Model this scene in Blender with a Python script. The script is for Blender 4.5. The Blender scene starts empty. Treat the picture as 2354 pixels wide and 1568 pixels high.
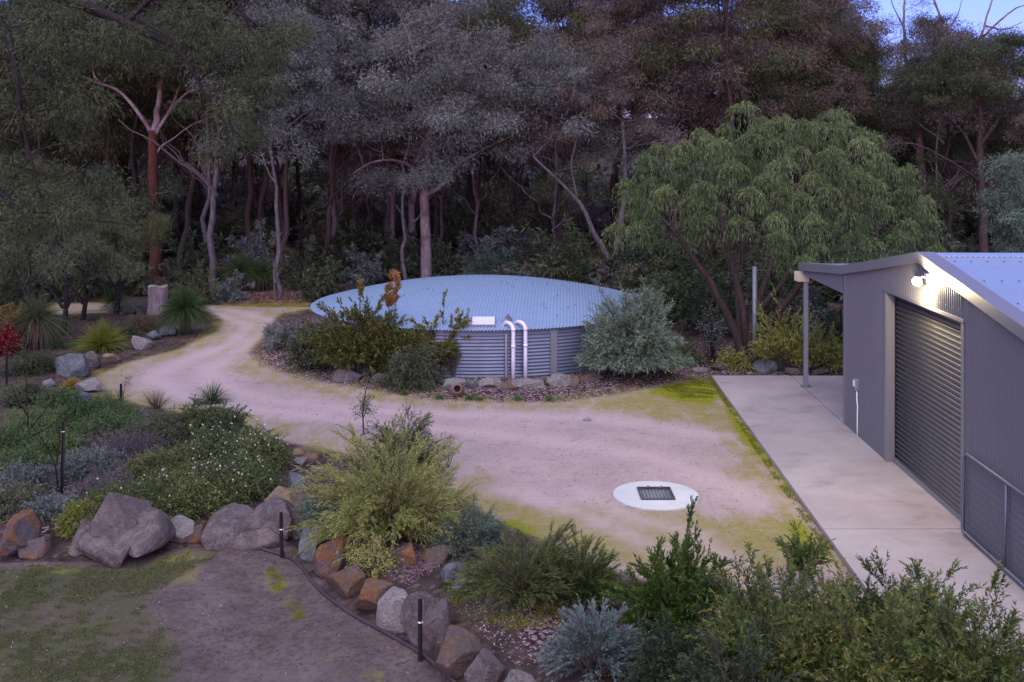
import bpy, bmesh, math, random
import numpy as np
from mathutils import Vector, Matrix

SKY_EL, SKY_OZ, SKY_TINT, SKY_STR = 7.0, 5.0, (1.22, 0.64, 1.2, 1), 0.15
SUN_STR, SUN_ANG, SUN_COL, SUN_TILT, SUN_Z = 1.4, 100.0, (1.0, 0.92, 0.88), 35.0, -15.0
EXPO = 1.5
LAMP_W = 58
# ------------------------------------------------------------------ camera
SC = bpy.context.scene
COL = SC.collection
H, FV, CX, YH = 5.0, 2462.0, 1176.5, 350.0      # eye height (m); focal length, axis and horizon measured on the photograph
cam_d = bpy.data.cameras.new('camera')
cam = bpy.data.objects.new('camera', cam_d); COL.objects.link(cam)
cam.location = (0, 0, H); cam.rotation_euler = (math.radians(90), 0, 0)
cam_d.sensor_width = 36; cam_d.lens = 36 * FV / 2353
cam_d.shift_y = -(784 - YH) / 2353
cam_d.clip_start = 0.1; cam_d.clip_end = 2000
SC.camera = cam

# ------------------------------------------------------------------ sky, soft afterglow, exposure
W = bpy.data.worlds.new('World'); SC.world = W; W.use_nodes = True
wn = W.node_tree; wn.nodes.clear()
sky = wn.nodes.new('ShaderNodeTexSky'); sky.sky_type = 'NISHITA'; sky.sun_disc = False
SUN_EL, SUN_AZ = math.radians(SKY_EL), math.radians(180)
sky.sun_elevation = SUN_EL; sky.sun_rotation = SUN_AZ
sky.ozone_density = SKY_OZ; sky.air_density = 1.0; sky.dust_density = 0.6
tint = wn.nodes.new('ShaderNodeMix'); tint.data_type = 'RGBA'; tint.blend_type = 'MULTIPLY'
tint.inputs[0].default_value = 1.0
tint.inputs[7].default_value = SKY_TINT        # the whole dome alike: the camera's white balance
bg = wn.nodes.new('ShaderNodeBackground'); bg.inputs[1].default_value = SKY_STR
out = wn.nodes.new('ShaderNodeOutputWorld')
wn.links.new(sky.outputs[0], tint.inputs[6]); wn.links.new(tint.outputs[2], bg.inputs[0]); wn.links.new(bg.outputs[0], out.inputs[0])
sd = bpy.data.lights.new('sun', 'SUN'); sd.energy = SUN_STR; sd.angle = math.radians(SUN_ANG); sd.color = SUN_COL
sun = bpy.data.objects.new('sun', sd); COL.objects.link(sun)
sun.rotation_euler = (math.radians(SUN_TILT), 0, math.radians(SUN_Z))
vs = SC.view_settings
vs.view_transform = 'Standard'; vs.look = 'None'; vs.gamma = 1.0; vs.use_curve_mapping = False
vs.exposure = EXPO
SC.cycles.max_bounces = 6; SC.cycles.diffuse_bounces = 3; SC.cycles.glossy_bounces = 3
SC.cycles.transmission_bounces = 3; SC.cycles.caustics_reflective = False; SC.cycles.caustics_refractive = False
SC.cycles.sample_clamp_indirect = 6

# ------------------------------------------------------------------ helpers
def G(x, y, z=0.0):
    """point of the level z seen at (x, y) of the photograph"""
    Y = (H - z) * FV / (y - YH)
    return np.array([(x - CX) * Y / FV, Y, z])

def P(x, y, Y):
    """point at distance Y seen at (x, y)"""
    return np.array([(x - CX) * Y / FV, Y, H - (y - YH) * Y / FV])

def nrm(v):
    return v / np.maximum(np.linalg.norm(v, axis=-1, keepdims=True), 1e-9)

def rdir(n, r):
    return nrm(r.normal(size=(n, 3)))

def sstep(a, b, x):
    t = np.clip((x - a) / (b - a), 0, 1)
    return t * t * (3 - 2 * t)

def mesh_np(name, V, F, mats=(), smooth=False, attrs=None, fattr=None, midx=None):
    me = bpy.data.meshes.new(name)
    V = np.ascontiguousarray(V, dtype=np.float32); F = np.ascontiguousarray(F, dtype=np.int32)
    me.vertices.add(len(V)); me.vertices.foreach_set('co', V.ravel())
    n = F.shape[1]
    me.loops.add(F.size); me.loops.foreach_set('vertex_index', F.ravel())
    me.polygons.add(len(F)); me.polygons.foreach_set('loop_start', np.arange(len(F), dtype=np.int32) * n)
    if smooth: me.polygons.foreach_set('use_smooth', np.ones(len(F), dtype=bool))
    if midx is not None: me.polygons.foreach_set('material_index', np.ascontiguousarray(midx, dtype=np.int32))
    me.update(calc_edges=True)
    for k, a in (attrs or {}).items():
        me.attributes.new(k, 'FLOAT', 'POINT').data.foreach_set('value', np.ascontiguousarray(a, dtype=np.float32))
    for k, a in (fattr or {}).items():
        me.attributes.new(k, 'FLOAT', 'FACE').data.foreach_set('value', np.ascontiguousarray(a, dtype=np.float32))
    for m in (mats if isinstance(mats, (list, tuple)) else [mats]): me.materials.append(m)
    return me

class MB:
    """collects mixed shapes and links them as one mesh"""
    def __init__(s): s.v = []; s.f = []
    def add(s, V, F):
        o = len(s.v); s.v += [tuple(p) for p in V]; s.f += [tuple(i + o for i in f) for f in F]; return s
    def box(s, c, size, M=None):
        x, y, z = [k / 2 for k in size]
        V = [Vector((sx * x, sy * y, sz * z)) for sz in (-1, 1) for sy in (-1, 1) for sx in (-1, 1)]
        V = [(M @ v if M else v) + Vector(c) for v in V]
        return s.add(V, [(0, 2, 3, 1), (4, 5, 7, 6), (0, 1, 5, 4), (2, 6, 7, 3), (0, 4, 6, 2), (1, 3, 7, 5)])
    def tube(s, pts, r, n=10, cap=True):
        pts = np.array(pts, float); rr = np.full(len(pts), r) if np.isscalar(r) else np.array(r)
        V, F = tubes(pts[None], rr[None], n)
        o = len(s.v); s.add(V, F)
        if cap:
            s.f.append(tuple(o + i for i in range(n))[::-1]); s.f.append(tuple(o + len(V) - n + i for i in range(n)))
        return s
    def prism(s, prof, a, b):
        """closed profile of 3D points swept by the vector b - a"""
        prof = np.array(prof, float); d = np.array(b, float) - np.array(a, float); n = len(prof)
        V = np.vstack([prof, prof + d]); F = [(i, (i + 1) % n, n + (i + 1) % n, n + i) for i in range(n)]
        F += [tuple(range(n))[::-1], tuple(range(n, 2 * n))]
        return s.add(V, F)
    def mesh(s, name, mat, smooth=False, bevel=0):
        me = bpy.data.meshes.new(name); me.from_pydata(s.v, [], s.f)
        bm = bmesh.new(); bm.from_mesh(me); bmesh.ops.recalc_face_normals(bm, faces=bm.faces)
        if bevel: bmesh.ops.bevel(bm, geom=[e for e in bm.edges if e.calc_face_angle(0) > .5], offset=bevel, segments=2, affect='EDGES', profile=.6)
        bm.to_mesh(me); bm.free()
        if smooth:
            for p in me.polygons: p.use_smooth = True
        me.materials.append(mat); return me

def tubes(paths, radii, sides=5):
    """m paths of k points each -> vertices and quads"""
    m, k, _ = paths.shape
    t = nrm(np.gradient(paths, axis=1))
    mt = nrm(paths[:, -1] - paths[:, 0])
    ref = np.where(np.abs(mt[:, 2:3]) > .8, np.array([[1., .1, 0]]), np.array([[.1, .2, 1.]]))[:, None, :]
    a = nrm(np.cross(t, np.broadcast_to(ref, t.shape))); b = np.cross(t, a)
    an = np.arange(sides) * 2 * np.pi / sides
    V = paths[:, :, None, :] + radii[:, :, None, None] * (np.cos(an)[None, None, :, None] * a[:, :, None, :] + np.sin(an)[None, None, :, None] * b[:, :, None, :])
    idx = np.arange(m * k * sides).reshape(m, k, sides)
    A = idx[:, :-1]; B = idx[:, 1:]
    F = np.stack([A, np.roll(A, -1, 2), np.roll(B, -1, 2), B], -1).reshape(-1, 4)
    return V.reshape(-1, 3), F

def bez(p0, p1, p2, k):
    t = np.linspace(0, 1, k)[None, :, None]
    return (1 - t) ** 2 * p0[:, None] + 2 * t * (1 - t) * p1[:, None] + t * t * p2[:, None]

def leafq(p, d, L, Wd, r, curl=0.12):
    n = len(p); L = np.broadcast_to(np.reshape(L, (-1, 1)), (n, 1)); Wd = np.broadcast_to(np.reshape(Wd, (-1, 1)), (n, 1))
    s = nrm(np.cross(d, rdir(n, r)))
    q = p + d * L * .12; tip = p + d * L; tip[:, 2:3] -= L * curl
    V = np.stack([q + s * Wd * .52, tip, q - s * Wd * .52], 1).reshape(-1, 3)
    return V, np.arange(3 * n).reshape(n, 3)

def join(parts):
    Vs, Fs, o = [], [], 0
    for V, F in parts:
        Vs.append(V); Fs.append(F + o); o += len(V)
    return np.vstack(Vs), np.vstack(Fs)

def tag(o, label=None, cat=None, group=None, kind=None):
    if label: o['label'] = label
    if cat: o['category'] = cat
    if group: o['group'] = group
    if kind: o['kind'] = kind
    return o

def thing(name, label, cat, loc=(0, 0, 0), rz=0.0, group=None, scale=None):
    o = bpy.data.objects.new(name, None); COL.objects.link(o); o.empty_display_size = .2
    o.location = loc; o.rotation_euler = (0, 0, rz)
    if scale is not None: o.scale = (scale,) * 3 if np.isscalar(scale) else scale
    return tag(o, label, cat, group)

def part(name, me, parent=None, kind=None, label=None, loc=None, rot=None):
    o = bpy.data.objects.new(name, me); COL.objects.link(o)
    if parent is not None: o.parent = parent
    if loc is not None: o.location = loc
    if rot is not None: o.rotation_euler = rot
    return tag(o, label, None, None, kind)

def copy_tree(o, parent=None, label=None):
    c = o.copy(); COL.objects.link(c)
    if parent is not None: c.parent = parent
    if label: c['label'] = label
    for ch in list(o.children): copy_tree(ch, c)
    return c

# ------------------------------------------------------------------ materials
def N(nt, t, **kw):
    n = nt.nodes.new(t)
    for k, v in kw.items(): setattr(n, k, v)
    return n

def lk(nt, a, b): nt.links.new(a, b)

def new_mat(name, rough=.7, spec=.3, metal=0.0):
    m = bpy.data.materials.new(name); m.use_nodes = True; nt = m.node_tree
    b = nt.nodes['Principled BSDF']
    b.inputs['Roughness'].default_value = rough; b.inputs['Metallic'].default_value = metal
    b.inputs['Specular IOR Level'].default_value = spec
    return m, nt, b

def mix(nt, fac, a, b, blend='MIX'):
    n = N(nt, 'ShaderNodeMix', data_type='RGBA', blend_type=blend)
    for sock, v in ((n.inputs[0], fac), (n.inputs[6], a), (n.inputs[7], b)):
        if hasattr(v, 'is_output'): lk(nt, v, sock)
        elif sock is n.inputs[0]: sock.default_value = v
        else: sock.default_value = (*v[:3], 1)
    return n.outputs[2]

def mth(nt, op, a, b=0.0, clamp=False):
    n = N(nt, 'ShaderNodeMath', operation=op, use_clamp=clamp)
    for s, v in ((n.inputs[0], a), (n.inputs[1], b)):
        if hasattr(v, 'is_output'): lk(nt, v, s)
        else: s.default_value = v
    return n.outputs[0]

def ramp(nt, v, lo, hi):
    n = N(nt, 'ShaderNodeMapRange', interpolation_type='SMOOTHSTEP')
    lk(nt, v, n.inputs[0]); n.inputs[1].default_value = lo; n.inputs[2].default_value = hi
    return n.outputs[0]

def coords(nt, kind='Object', scale=(1, 1, 1)):
    tc = N(nt, 'ShaderNodeTexCoord'); mp = N(nt, 'ShaderNodeMapping')
    mp.inputs['Scale'].default_value = scale
    lk(nt, tc.outputs[kind], mp.inputs[0]); return mp.outputs[0]

def world_coords(nt, scale=(1, 1, 1)):
    tc = N(nt, 'ShaderNodeNewGeometry'); mp = N(nt, 'ShaderNodeMapping')
    mp.inputs['Scale'].default_value = scale
    lk(nt, tc.outputs['Position'], mp.inputs[0]); return mp.outputs[0]

def noise(nt, co, scale, detail=4, rough=.55, dist=0.0):
    n = N(nt, 'ShaderNodeTexNoise'); n.inputs['Scale'].default_value = scale; n.inputs['Detail'].default_value = detail
    n.inputs['Roughness'].default_value = rough; n.inputs['Distortion'].default_value = dist
    if co is not None: lk(nt, co, n.inputs['Vector'])
    return n.outputs[0]

def voro(nt, co, scale, out='Distance', feature='F1'):
    n = N(nt, 'ShaderNodeTexVoronoi', feature=feature); n.inputs['Scale'].default_value = scale
    lk(nt, co, n.inputs['Vector']); return n.outputs[out]

def bump(nt, b, h, strength=.4, dist=.02):
    n = N(nt, 'ShaderNodeBump'); n.inputs['Strength'].default_value = strength; n.inputs['Distance'].default_value = dist
    lk(nt, h, n.inputs['Height']); lk(nt, n.outputs[0], b.inputs['Normal'])

def attr(nt, name):
    return N(nt, 'ShaderNodeAttribute', attribute_name=name).outputs['Fac']

def foliage(name, dark, light, transl=.25, rough=.55, accent=None, acc_at=.9):
    m, nt, b = new_mat(name, rough, .25)
    t = attr(nt, 'tone')
    oi = N(nt, 'ShaderNodeObjectInfo').outputs['Random']
    c = mix(nt, t, dark, light)
    if accent: c = mix(nt, ramp(nt, t, acc_at, acc_at + .06), c, accent)
    hs = N(nt, 'ShaderNodeHueSaturation'); lk(nt, c, hs.inputs['Color'])
    lk(nt, mth(nt, 'ADD', mth(nt, 'MULTIPLY', oi, .5), .75), hs.inputs['Value'])
    lk(nt, mth(nt, 'ADD', mth(nt, 'MULTIPLY', oi, -.04), .52), hs.inputs['Hue'])
    lk(nt, hs.outputs[0], b.inputs['Base Color'])
    tr = N(nt, 'ShaderNodeBsdfTranslucent'); lk(nt, hs.outputs[0], tr.inputs[0])
    ms = N(nt, 'ShaderNodeMixShader'); ms.inputs[0].default_value = transl
    lk(nt, b.outputs[0], ms.inputs[1]); lk(nt, tr.outputs[0], ms.inputs[2])
    lk(nt, ms.outputs[0], nt.nodes['Material Output'].inputs[0])
    return m

def bark(name, c1, c2, stretch=6, scale=6, depth=.03, patches=None):
    m, nt, b = new_mat(name, .85, .2)
    co = coords(nt, 'Object', (stretch, stretch, 1))
    n1 = noise(nt, co, scale, 6, .65); n2 = noise(nt, coords(nt), 1.3, 3)
    c = mix(nt, ramp(nt, n1, .35, .68), c1, c2)
    if patches: c = mix(nt, ramp(nt, n2, .5, .62), c, patches)
    lk(nt, c, b.inputs['Base Color']); bump(nt, b, n1, .6, depth); return m

def rockmat(name, c1, c2, c3, stain=.5):
    m, nt, b = new_mat(name, .88, .18)
    co = coords(nt); oi = N(nt, 'ShaderNodeObjectInfo').outputs['Random']
    va = N(nt, 'ShaderNodeVectorMath', operation='ADD'); lk(nt, co, va.inputs[0])
    cx = N(nt, 'ShaderNodeCombineXYZ'); lk(nt, mth(nt, 'MULTIPLY', oi, 60.0), cx.inputs[0]); lk(nt, cx.outputs[0], va.inputs[1]); co = va.outputs[0]
    a = noise(nt, co, 2.6, 8, .68, .7); f = noise(nt, co, 9, 9, .72, .3); g = noise(nt, co, 38, 6, .75); cr = voro(nt, co, 5.5, 'Distance', 'DISTANCE_TO_EDGE')
    c = mix(nt, ramp(nt, a, stain - .06, stain + .09), c1, c2)
    c = mix(nt, mth(nt, 'MULTIPLY', ramp(nt, f, .5, .66), .8), c, c3)
    c = mix(nt, mth(nt, 'MULTIPLY', ramp(nt, g, .48, .66), .55), c, (.05, .045, .05))
    c = mix(nt, mth(nt, 'MULTIPLY', ramp(nt, noise(nt, co, 4, 6, .7), .56, .7), .5), c, (.055, .055, .04))
    lk(nt, c, b.inputs['Base Color'])
    h = mth(nt, 'ADD', mth(nt, 'MULTIPLY', a, 1.6), mth(nt, 'ADD', f, mth(nt, 'MULTIPLY', g, .3))); h = mth(nt, 'ADD', h, mth(nt, 'MULTIPLY', ramp(nt, cr, 0.0, .05), .12))
    bump(nt, b, h, 1.0, .07); return m

def paint(name, col, rough=.45, metal=0.0, wear=.12, dirt=(.1, .09, .08), scale=3):
    m, nt, b = new_mat(name, rough, .4, metal)
    co = coords(nt); n1 = noise(nt, co, scale, 6, .65); n2 = noise(nt, co, 40, 3)
    c = mix(nt, mth(nt, 'MULTIPLY', ramp(nt, n1, .42, .75), wear), col, dirt)
    lk(nt, c, b.inputs['Base Color'])
    lk(nt, mth(nt, 'ADD', mth(nt, 'MULTIPLY', n2, .15), rough - .07), b.inputs['Roughness']); return m

# clouds of shapes used by every plant -----------------------------------------------
def pt_in_poly(x, y, poly):
    c = np.zeros(x.shape, bool); n = len(poly)
    for i in range(n):
        x1, y1 = poly[i][:2]; x2, y2 = poly[(i + 1) % n][:2]
        if y1 == y2: continue
        c ^= ((y1 > y) != (y2 > y)) & (x < (x2 - x1) * (y - y1) / (y2 - y1) + x1)
    return c

def sdist(x, y, poly):
    """signed distance to a polygon, positive inside"""
    d = np.full(x.shape, 1e9); n = len(poly)
    for i in range(n):
        x1, y1 = poly[i][:2]; x2, y2 = poly[(i + 1) % n][:2]
        dx, dy = x2 - x1, y2 - y1
        t = np.clip(((x - x1) * dx + (y - y1) * dy) / (dx * dx + dy * dy + 1e-12), 0, 1)
        d = np.minimum(d, np.hypot(x - x1 - t * dx, y - y1 - t * dy))
    return np.where(pt_in_poly(x, y, poly), d, -d)

def gp(pts): return [G(x, y)[:2] for x, y in pts]

# ------------------------------------------------------------------ lie of the land
DRIVE = gp([(120, 690), (345, 702), (480, 701), (600, 706), (725, 706), (640, 722), (612, 760), (590, 792), (572, 812), (600, 838), (700, 872), (850, 898),
            (1000, 922), (1180, 926), (1290, 924), (1420, 908), (1500, 890), (1634, 869), (1790, 1085), (1935, 1288), (2010, 1400), (1700, 1400),
            (1400, 1310), (1260, 1245), (1130, 1190), (1060, 1140), (900, 1070), (740, 1030), (640, 1010), (560, 975), (430, 950), (300, 925), (240, 895),
            (222, 862), (300, 832), (420, 800), (500, 760), (515, 738), (480, 716), (345, 718), (120, 722)])
BED_A = gp([(660, 1185), (700, 1250), (760, 1320), (850, 1400), (940, 1470), (1060, 1560), (1130, 1640), (1160, 1800), (2400, 1800), (2050, 1420), (1700, 1400),
            (1400, 1330), (1260, 1255), (1130, 1195), (1050, 1150), (900, 1090), (750, 1045), (690, 1080)])
BED_B = gp([(-200, 1260), (140, 1285), (400, 1255), (600, 1225), (660, 1180), (690, 1080), (720, 1040), (620, 1008), (550, 975), (430, 952), (300, 928), (200, 890), (-200, 870)])
BED_T = gp([(560, 815), (600, 845), (700, 878), (850, 900), (1000, 923), (1180, 927), (1290, 924), (1420, 908), (1500, 890), (1634, 868), (2050, 858), (2050, 790), (1500, 780), (1100, 800), (720, 720), (640, 730)])
ROCKROW = gp([(680, 1240), (770, 1340), (860, 1420), (960, 1500), (1080, 1590), (1180, 1650)])

def terrain(x, y):
    x = np.asarray(x, float); y = np.asarray(y, float)
    z = .22 * sstep(-.25, .9, sdist(x, y, BED_A)) + .12 * sstep(-.2, 1.2, sdist(x, y, BED_B)) + .10 * sstep(-.2, 1.0, sdist(x, y, BED_T))
    dr = sdist(x, y, DRIVE); off = sstep(.2, -1.2, dr)
    z += off * (.05 * np.sin(x * .9 + 1) * np.sin(y * .7) + .035 * np.sin(x * 2.3 + y * 1.7) * np.cos(y * 2.1 - x) )
    z += .012 * np.sin(x * 1.7 + .6 * y) * np.sin(y * 1.1)
    slab = sstep(3.2, 4.2, x) * sstep(30, 24.2, y) ; z *= 1 - slab
    z += .045 * np.maximum(y - 85, 0) * sstep(85, 110, y) + .02 * np.maximum(np.abs(x) - 45, 0)
    z -= .2 * sstep(.52, .3, np.hypot(x - 2.09, y - 15.56))
    return z

def T(x, y): return float(terrain(np.array([x]), np.array([y]))[0])
def GT(x, y):
    p = G(x, y); p = G(x, y, T(p[0], p[1])); p[2] = T(p[0], p[1]); return p

# ------------------------------------------------------------------ ground and driveway
def ground_material():
    m, nt, b = new_mat('ground_surface', .95, .12)
    co = world_coords(nt)
    big = noise(nt, co, .55, 8, .68); med = noise(nt, co, 2.3, 10, .72, .3); fine = noise(nt, co, 14, 8, .78); grit = noise(nt, co, 60, 3, .7)
    vc = voro(nt, co, 16, 'Color'); vd = voro(nt, co, 16)
    sep = N(nt, 'ShaderNodeSeparateColor'); lk(nt, vc, sep.inputs[0])
    def mask(name, spread, soft=.16, n=med):
        a = attr(nt, name); v = mth(nt, 'ADD', a, mth(nt, 'MULTIPLY', mth(nt, 'SUBTRACT', n, .5), spread))
        return ramp(nt, v, .5 - soft, .5 + soft)
    # litter and bare soil of the bush
    c = mix(nt, ramp(nt, med, .35, .65), (.03, .021, .021), (.075, .052, .047))
    c = mix(nt, mth(nt, 'MULTIPLY', ramp(nt, sep.outputs[0], .7, .95), .6), c, (.17, .11, .085))
    # pale sandy soil of the paths
    sand = mix(nt, ramp(nt, med, .3, .7), (.085, .064, .058), (.155, .122, .108)); sand = mix(nt, mth(nt, 'MULTIPLY', ramp(nt, fine, .47, .62), .75), sand, (.045, .032, .03)); sand = mix(nt, mth(nt, 'MULTIPLY', ramp(nt, grit, .58, .7), .5), sand, (.26, .21, .19)); sand = mix(nt, mth(nt, 'MULTIPLY', ramp(nt, big, .45, .7), .5), sand, (.2, .16, .145))
    c = mix(nt, mask('sand', .5), c, sand)
    # lawn: thin dull grass
    gr = mix(nt, ramp(nt, fine, .3, .7), (.045, .052, .024), (.115, .118, .05)); gr = mix(nt, ramp(nt, big, .5, .66), gr, (.10, .08, .055))
    c = mix(nt, mask('grass', 1.7, .25), c, gr); c = mix(nt, mth(nt, 'MULTIPLY', mask('grass', 3.0, .2, fine), .75), c, gr)
    # wood chip mulch
    ch = mix(nt, ramp(nt, sep.outputs[1], .1, .9), (.06, .036, .04), (.3, .21, .2)); ch = mix(nt, ramp(nt, vd, .35, .6), ch, (.03, .02, .022))
    c = mix(nt, mask('mulch', .35, .06, fine), c, ch)
    # pinkish gravel of the driveway
    dr = mix(nt, ramp(nt, big, .3, .7), (.345, .272, .245), (.435, .345, .31))
    dr = mix(nt, mth(nt, 'MULTIPLY', ramp(nt, med, .5, .66), .6), dr, (.26, .19, .17))
    dr = mix(nt, mth(nt, 'MULTIPLY', ramp(nt, fine, .5, .66), .6), dr, (.21, .155, .145))
    dr = mix(nt, mth(nt, 'MULTIPLY', ramp(nt, grit, .56, .7), .7), dr, (.62, .52, .5))
    gd = voro(nt, co, 42); dr = mix(nt, mth(nt, 'MULTIPLY', ramp(nt, gd, .16, .08), .5), dr, (.16, .12, .115))
    # tyre tracks: worn lighter lines
    dr = mix(nt, mth(nt, 'MULTIPLY', attr(nt, 'track'), .6), dr, (.50, .39, .37))
    c = mix(nt, mask('drive', .45, .2), c, dr)
    # moss
    mo = mix(nt, ramp(nt, fine, .3, .7), (.16, .15, .015), (.30, .275, .035)); mo = mix(nt, ramp(nt, med, .5, .7), mo, (.29, .235, .12))
    strk = noise(nt, world_coords(nt, (1.6, .5, 1)), 1.6, 6, .7, .8)
    mm = mth(nt, 'MULTIPLY', mask('moss', 1.9, .36, strk), mth(nt, 'SUBTRACT', .85, mth(nt, 'MULTIPLY', attr(nt, 'track'), .6)))
    mm = mth(nt, 'MULTIPLY', mm, mth(nt, 'ADD', .55, mth(nt, 'MULTIPLY', ramp(nt, med, .35, .6), .5)))
    c = mix(nt, mm, c, mo)
    lush = mix(nt, ramp(nt, fine, .3, .7), (.13, .15, .006), (.28, .28, .018))
    c = mix(nt, mask('lush', .7, .2), c, lush)
    lk(nt, c, b.inputs['Base Color'])
    h = mth(nt, 'ADD', mth(nt, 'MULTIPLY', fine, 1.0), mth(nt, 'MULTIPLY', grit, .4)); h = mth(nt, 'ADD', h, mth(nt, 'MULTIPLY', med, 1.2))
    bump(nt, b, h, .55, .03); return m

GM = ground_material()
sp = .18
xs = np.arange(-27, 27 + sp, sp); ys = np.arange(6.5, 62, sp)
gx, gy = np.meshgrid(xs, ys)
fx, fy = gx.ravel(), gy.ravel(); gz = terrain(fx, fy)
d_dr = sdist(fx, fy, DRIVE)
def M(pts, w): return sstep(-w, w, sdist(fx, fy, gp(pts)))
a_drive = sstep(-.5, .5, d_dr)
a_moss = .58 * np.exp(-((d_dr - .25) / .7) ** 2) * sstep(12, 15, fy)
moss_polys = [([(1290, 925), (1440, 900), (1520, 886), (1634, 868), (1660, 905), (1740, 1015), (1830, 1150), (1780, 1110), (1690, 1020), (1600, 975), (1450, 955)], .8, .95),
              ([(1080, 1130), (1250, 1160), (1420, 1165), (1600, 1180), (1780, 1190), (1860, 1180), (1930, 1290), (1700, 1330), (1480, 1320), (1250, 1255), (1120, 1195)], .6, .95),
              ([(250, 915), (300, 905), (330, 935), (300, 945)], .4, .75), ([(440, 790), (500, 745), (520, 770), (440, 810), (380, 820)], .5, .7),
              ([(480, 694), (740, 697), (700, 710), (560, 708)], .8, .75),
              ([(1450, 1185), (1600, 1180), (1640, 1250), (1480, 1240)], .3, .6),
              ([(1180, 585), (1460, 580), (1470, 625), (1220, 620)], 2, .7), ([(560, 690), (740, 690), (740, 705), (600, 705)], 1, .7),
              ([(370, 1285), (480, 1268), (470, 1285), (380, 1300)], .2, .8), ([(100, 1310), (170, 1303), (180, 1318), (110, 1325)], .15, .8), ([(380, 1320), (440, 1300), (450, 1330), (400, 1350)], .2, .6)]
for pl, w, k in moss_polys: a_moss = np.maximum(a_moss, k * M(pl, w))
a_lush = np.zeros_like(fx)
for pl, w, k in [([(1480, 898), (1560, 880), (1634, 869), (1655, 895), (1650, 930), (1560, 925)], .6, .95), ([(610, 1300), (640, 1310), (668, 1350), (690, 1375), (703, 1412), (680, 1416), (655, 1365), (620, 1345)], .26, .78),
                 ([(1638, 870), (1935, 1288), (1900, 1260), (1775, 1100), (1690, 1000)], .25, .95), ([(1140, 1195), (1200, 1190), (1240, 1225), (1225, 1245), (1160, 1215)], .22, .8), ([(1790, 1200), (1860, 1195), (1900, 1270), (1820, 1260)], .3, .7),
                 ([(800, 1525), (870, 1530), (900, 1568), (850, 1568)], .2, .8), ([(70, 1050), (150, 1045), (170, 1075), (80, 1085)], .3, .8), ([(150, 1395), (180, 1390), (190, 1410), (155, 1412)], .2, .6)]:
    a_lush = np.maximum(a_lush, k * M(pl, w))
a_mulch = np.zeros_like(fx)
for pl, w, k in [([(572, 818), (600, 845), (700, 880), (850, 903), (1000, 926), (1180, 929), (1290, 926), (1420, 910), (1500, 892), (1634, 866), (1700, 858), (1950, 858), (1950, 800), (1500, 780), (1100, 800), (720, 720), (600, 780)], .25, 1.0),
                 ([(880, 1300), (930, 1285), (1010, 1290), (1010, 1350), (940, 1375), (890, 1350)], .2, 1), ([(660, 1060), (720, 1060), (720, 1100), (660, 1100)], .15, 1), ([(200, 930), (330, 945), (400, 1000), (300, 1080), (180, 1080)], .4, .7),
                 ([(120, 1130), (200, 1060), (180, 1240), (60, 1260)], .3, .8), ([(1150, 1450), (1280, 1440), (1330, 1500), (1260, 1568), (1190, 1568)], .3, .7)]:
    a_mulch = np.maximum(a_mulch, k * M(pl, w))
a_sand = np.zeros_like(fx)
for pl, w, k in [([(-300, 1285), (150, 1290), (420, 1265), (660, 1235), (760, 1350), (940, 1490), (1080, 1590), (1160, 1800), (-600, 1800)], .3, .8),
                 ([(580, 1170), (700, 1110), (720, 1180), (690, 1190)], .2, .9), ([(160, 905), (240, 860), (330, 860), (300, 925), (200, 925)], .5, .6)]:
    a_sand = np.maximum(a_sand, k * M(pl, w))
a_grass = np.zeros_like(fx)
for pl, w, k in [([(-300, 1300), (150, 1300), (330, 1290), (510, 1262), (490, 1290), (390, 1335), (345, 1390), (400, 1450), (420, 1500), (440, 1800), (-600, 1800)], .35, .62),
                 ([(1020, 1390), (1150, 1370), (1290, 1420), (1300, 1480), (1180, 1500), (1060, 1460)], .3, .85), ([(0, 880), (200, 890), (330, 940), (250, 1010), (150, 1080), (0, 1100)], .6, .75),
                 ([(640, 1330), (660, 1330), (720, 1500), (900, 1568), (760, 1568)], .3, .5)]:
    a_grass = np.maximum(a_grass, k * M(pl, w))
def polyline(pts, w, k=1.0):
    q = gp(pts); d = np.full(fx.shape, 1e9)
    for (x1, y1), (x2, y2) in zip(q[:-1], q[1:]):
        dx, dy = x2 - x1, y2 - y1; t = np.clip(((fx - x1) * dx + (fy - y1) * dy) / (dx * dx + dy * dy), 0, 1)
        d = np.minimum(d, np.hypot(fx - x1 - t * dx, fy - y1 - t * dy))
    return k * np.exp(-(d / w) ** 2)
a_track = np.zeros_like(fx)
for pts, w in [([(300, 712), (500, 722), (570, 745), (540, 790), (420, 830), (350, 870), (400, 905), (560, 940), (760, 960), (1000, 985), (1250, 1010), (1500, 1050), (1750, 1150)], .35),
               ([(340, 716), (520, 712), (640, 740), (560, 800), (480, 850), (500, 890), (640, 925), (850, 945), (1100, 955), (1350, 960), (1650, 1000)], .35),
               ([(1180, 1130), (1330, 1180), (1420, 1215), (1560, 1290)], .25), ([(1330, 1130), (1440, 1185), (1600, 1230), (1680, 1300)], .25)]:
    a_track = np.maximum(a_track, polyline(pts, w))
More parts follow.
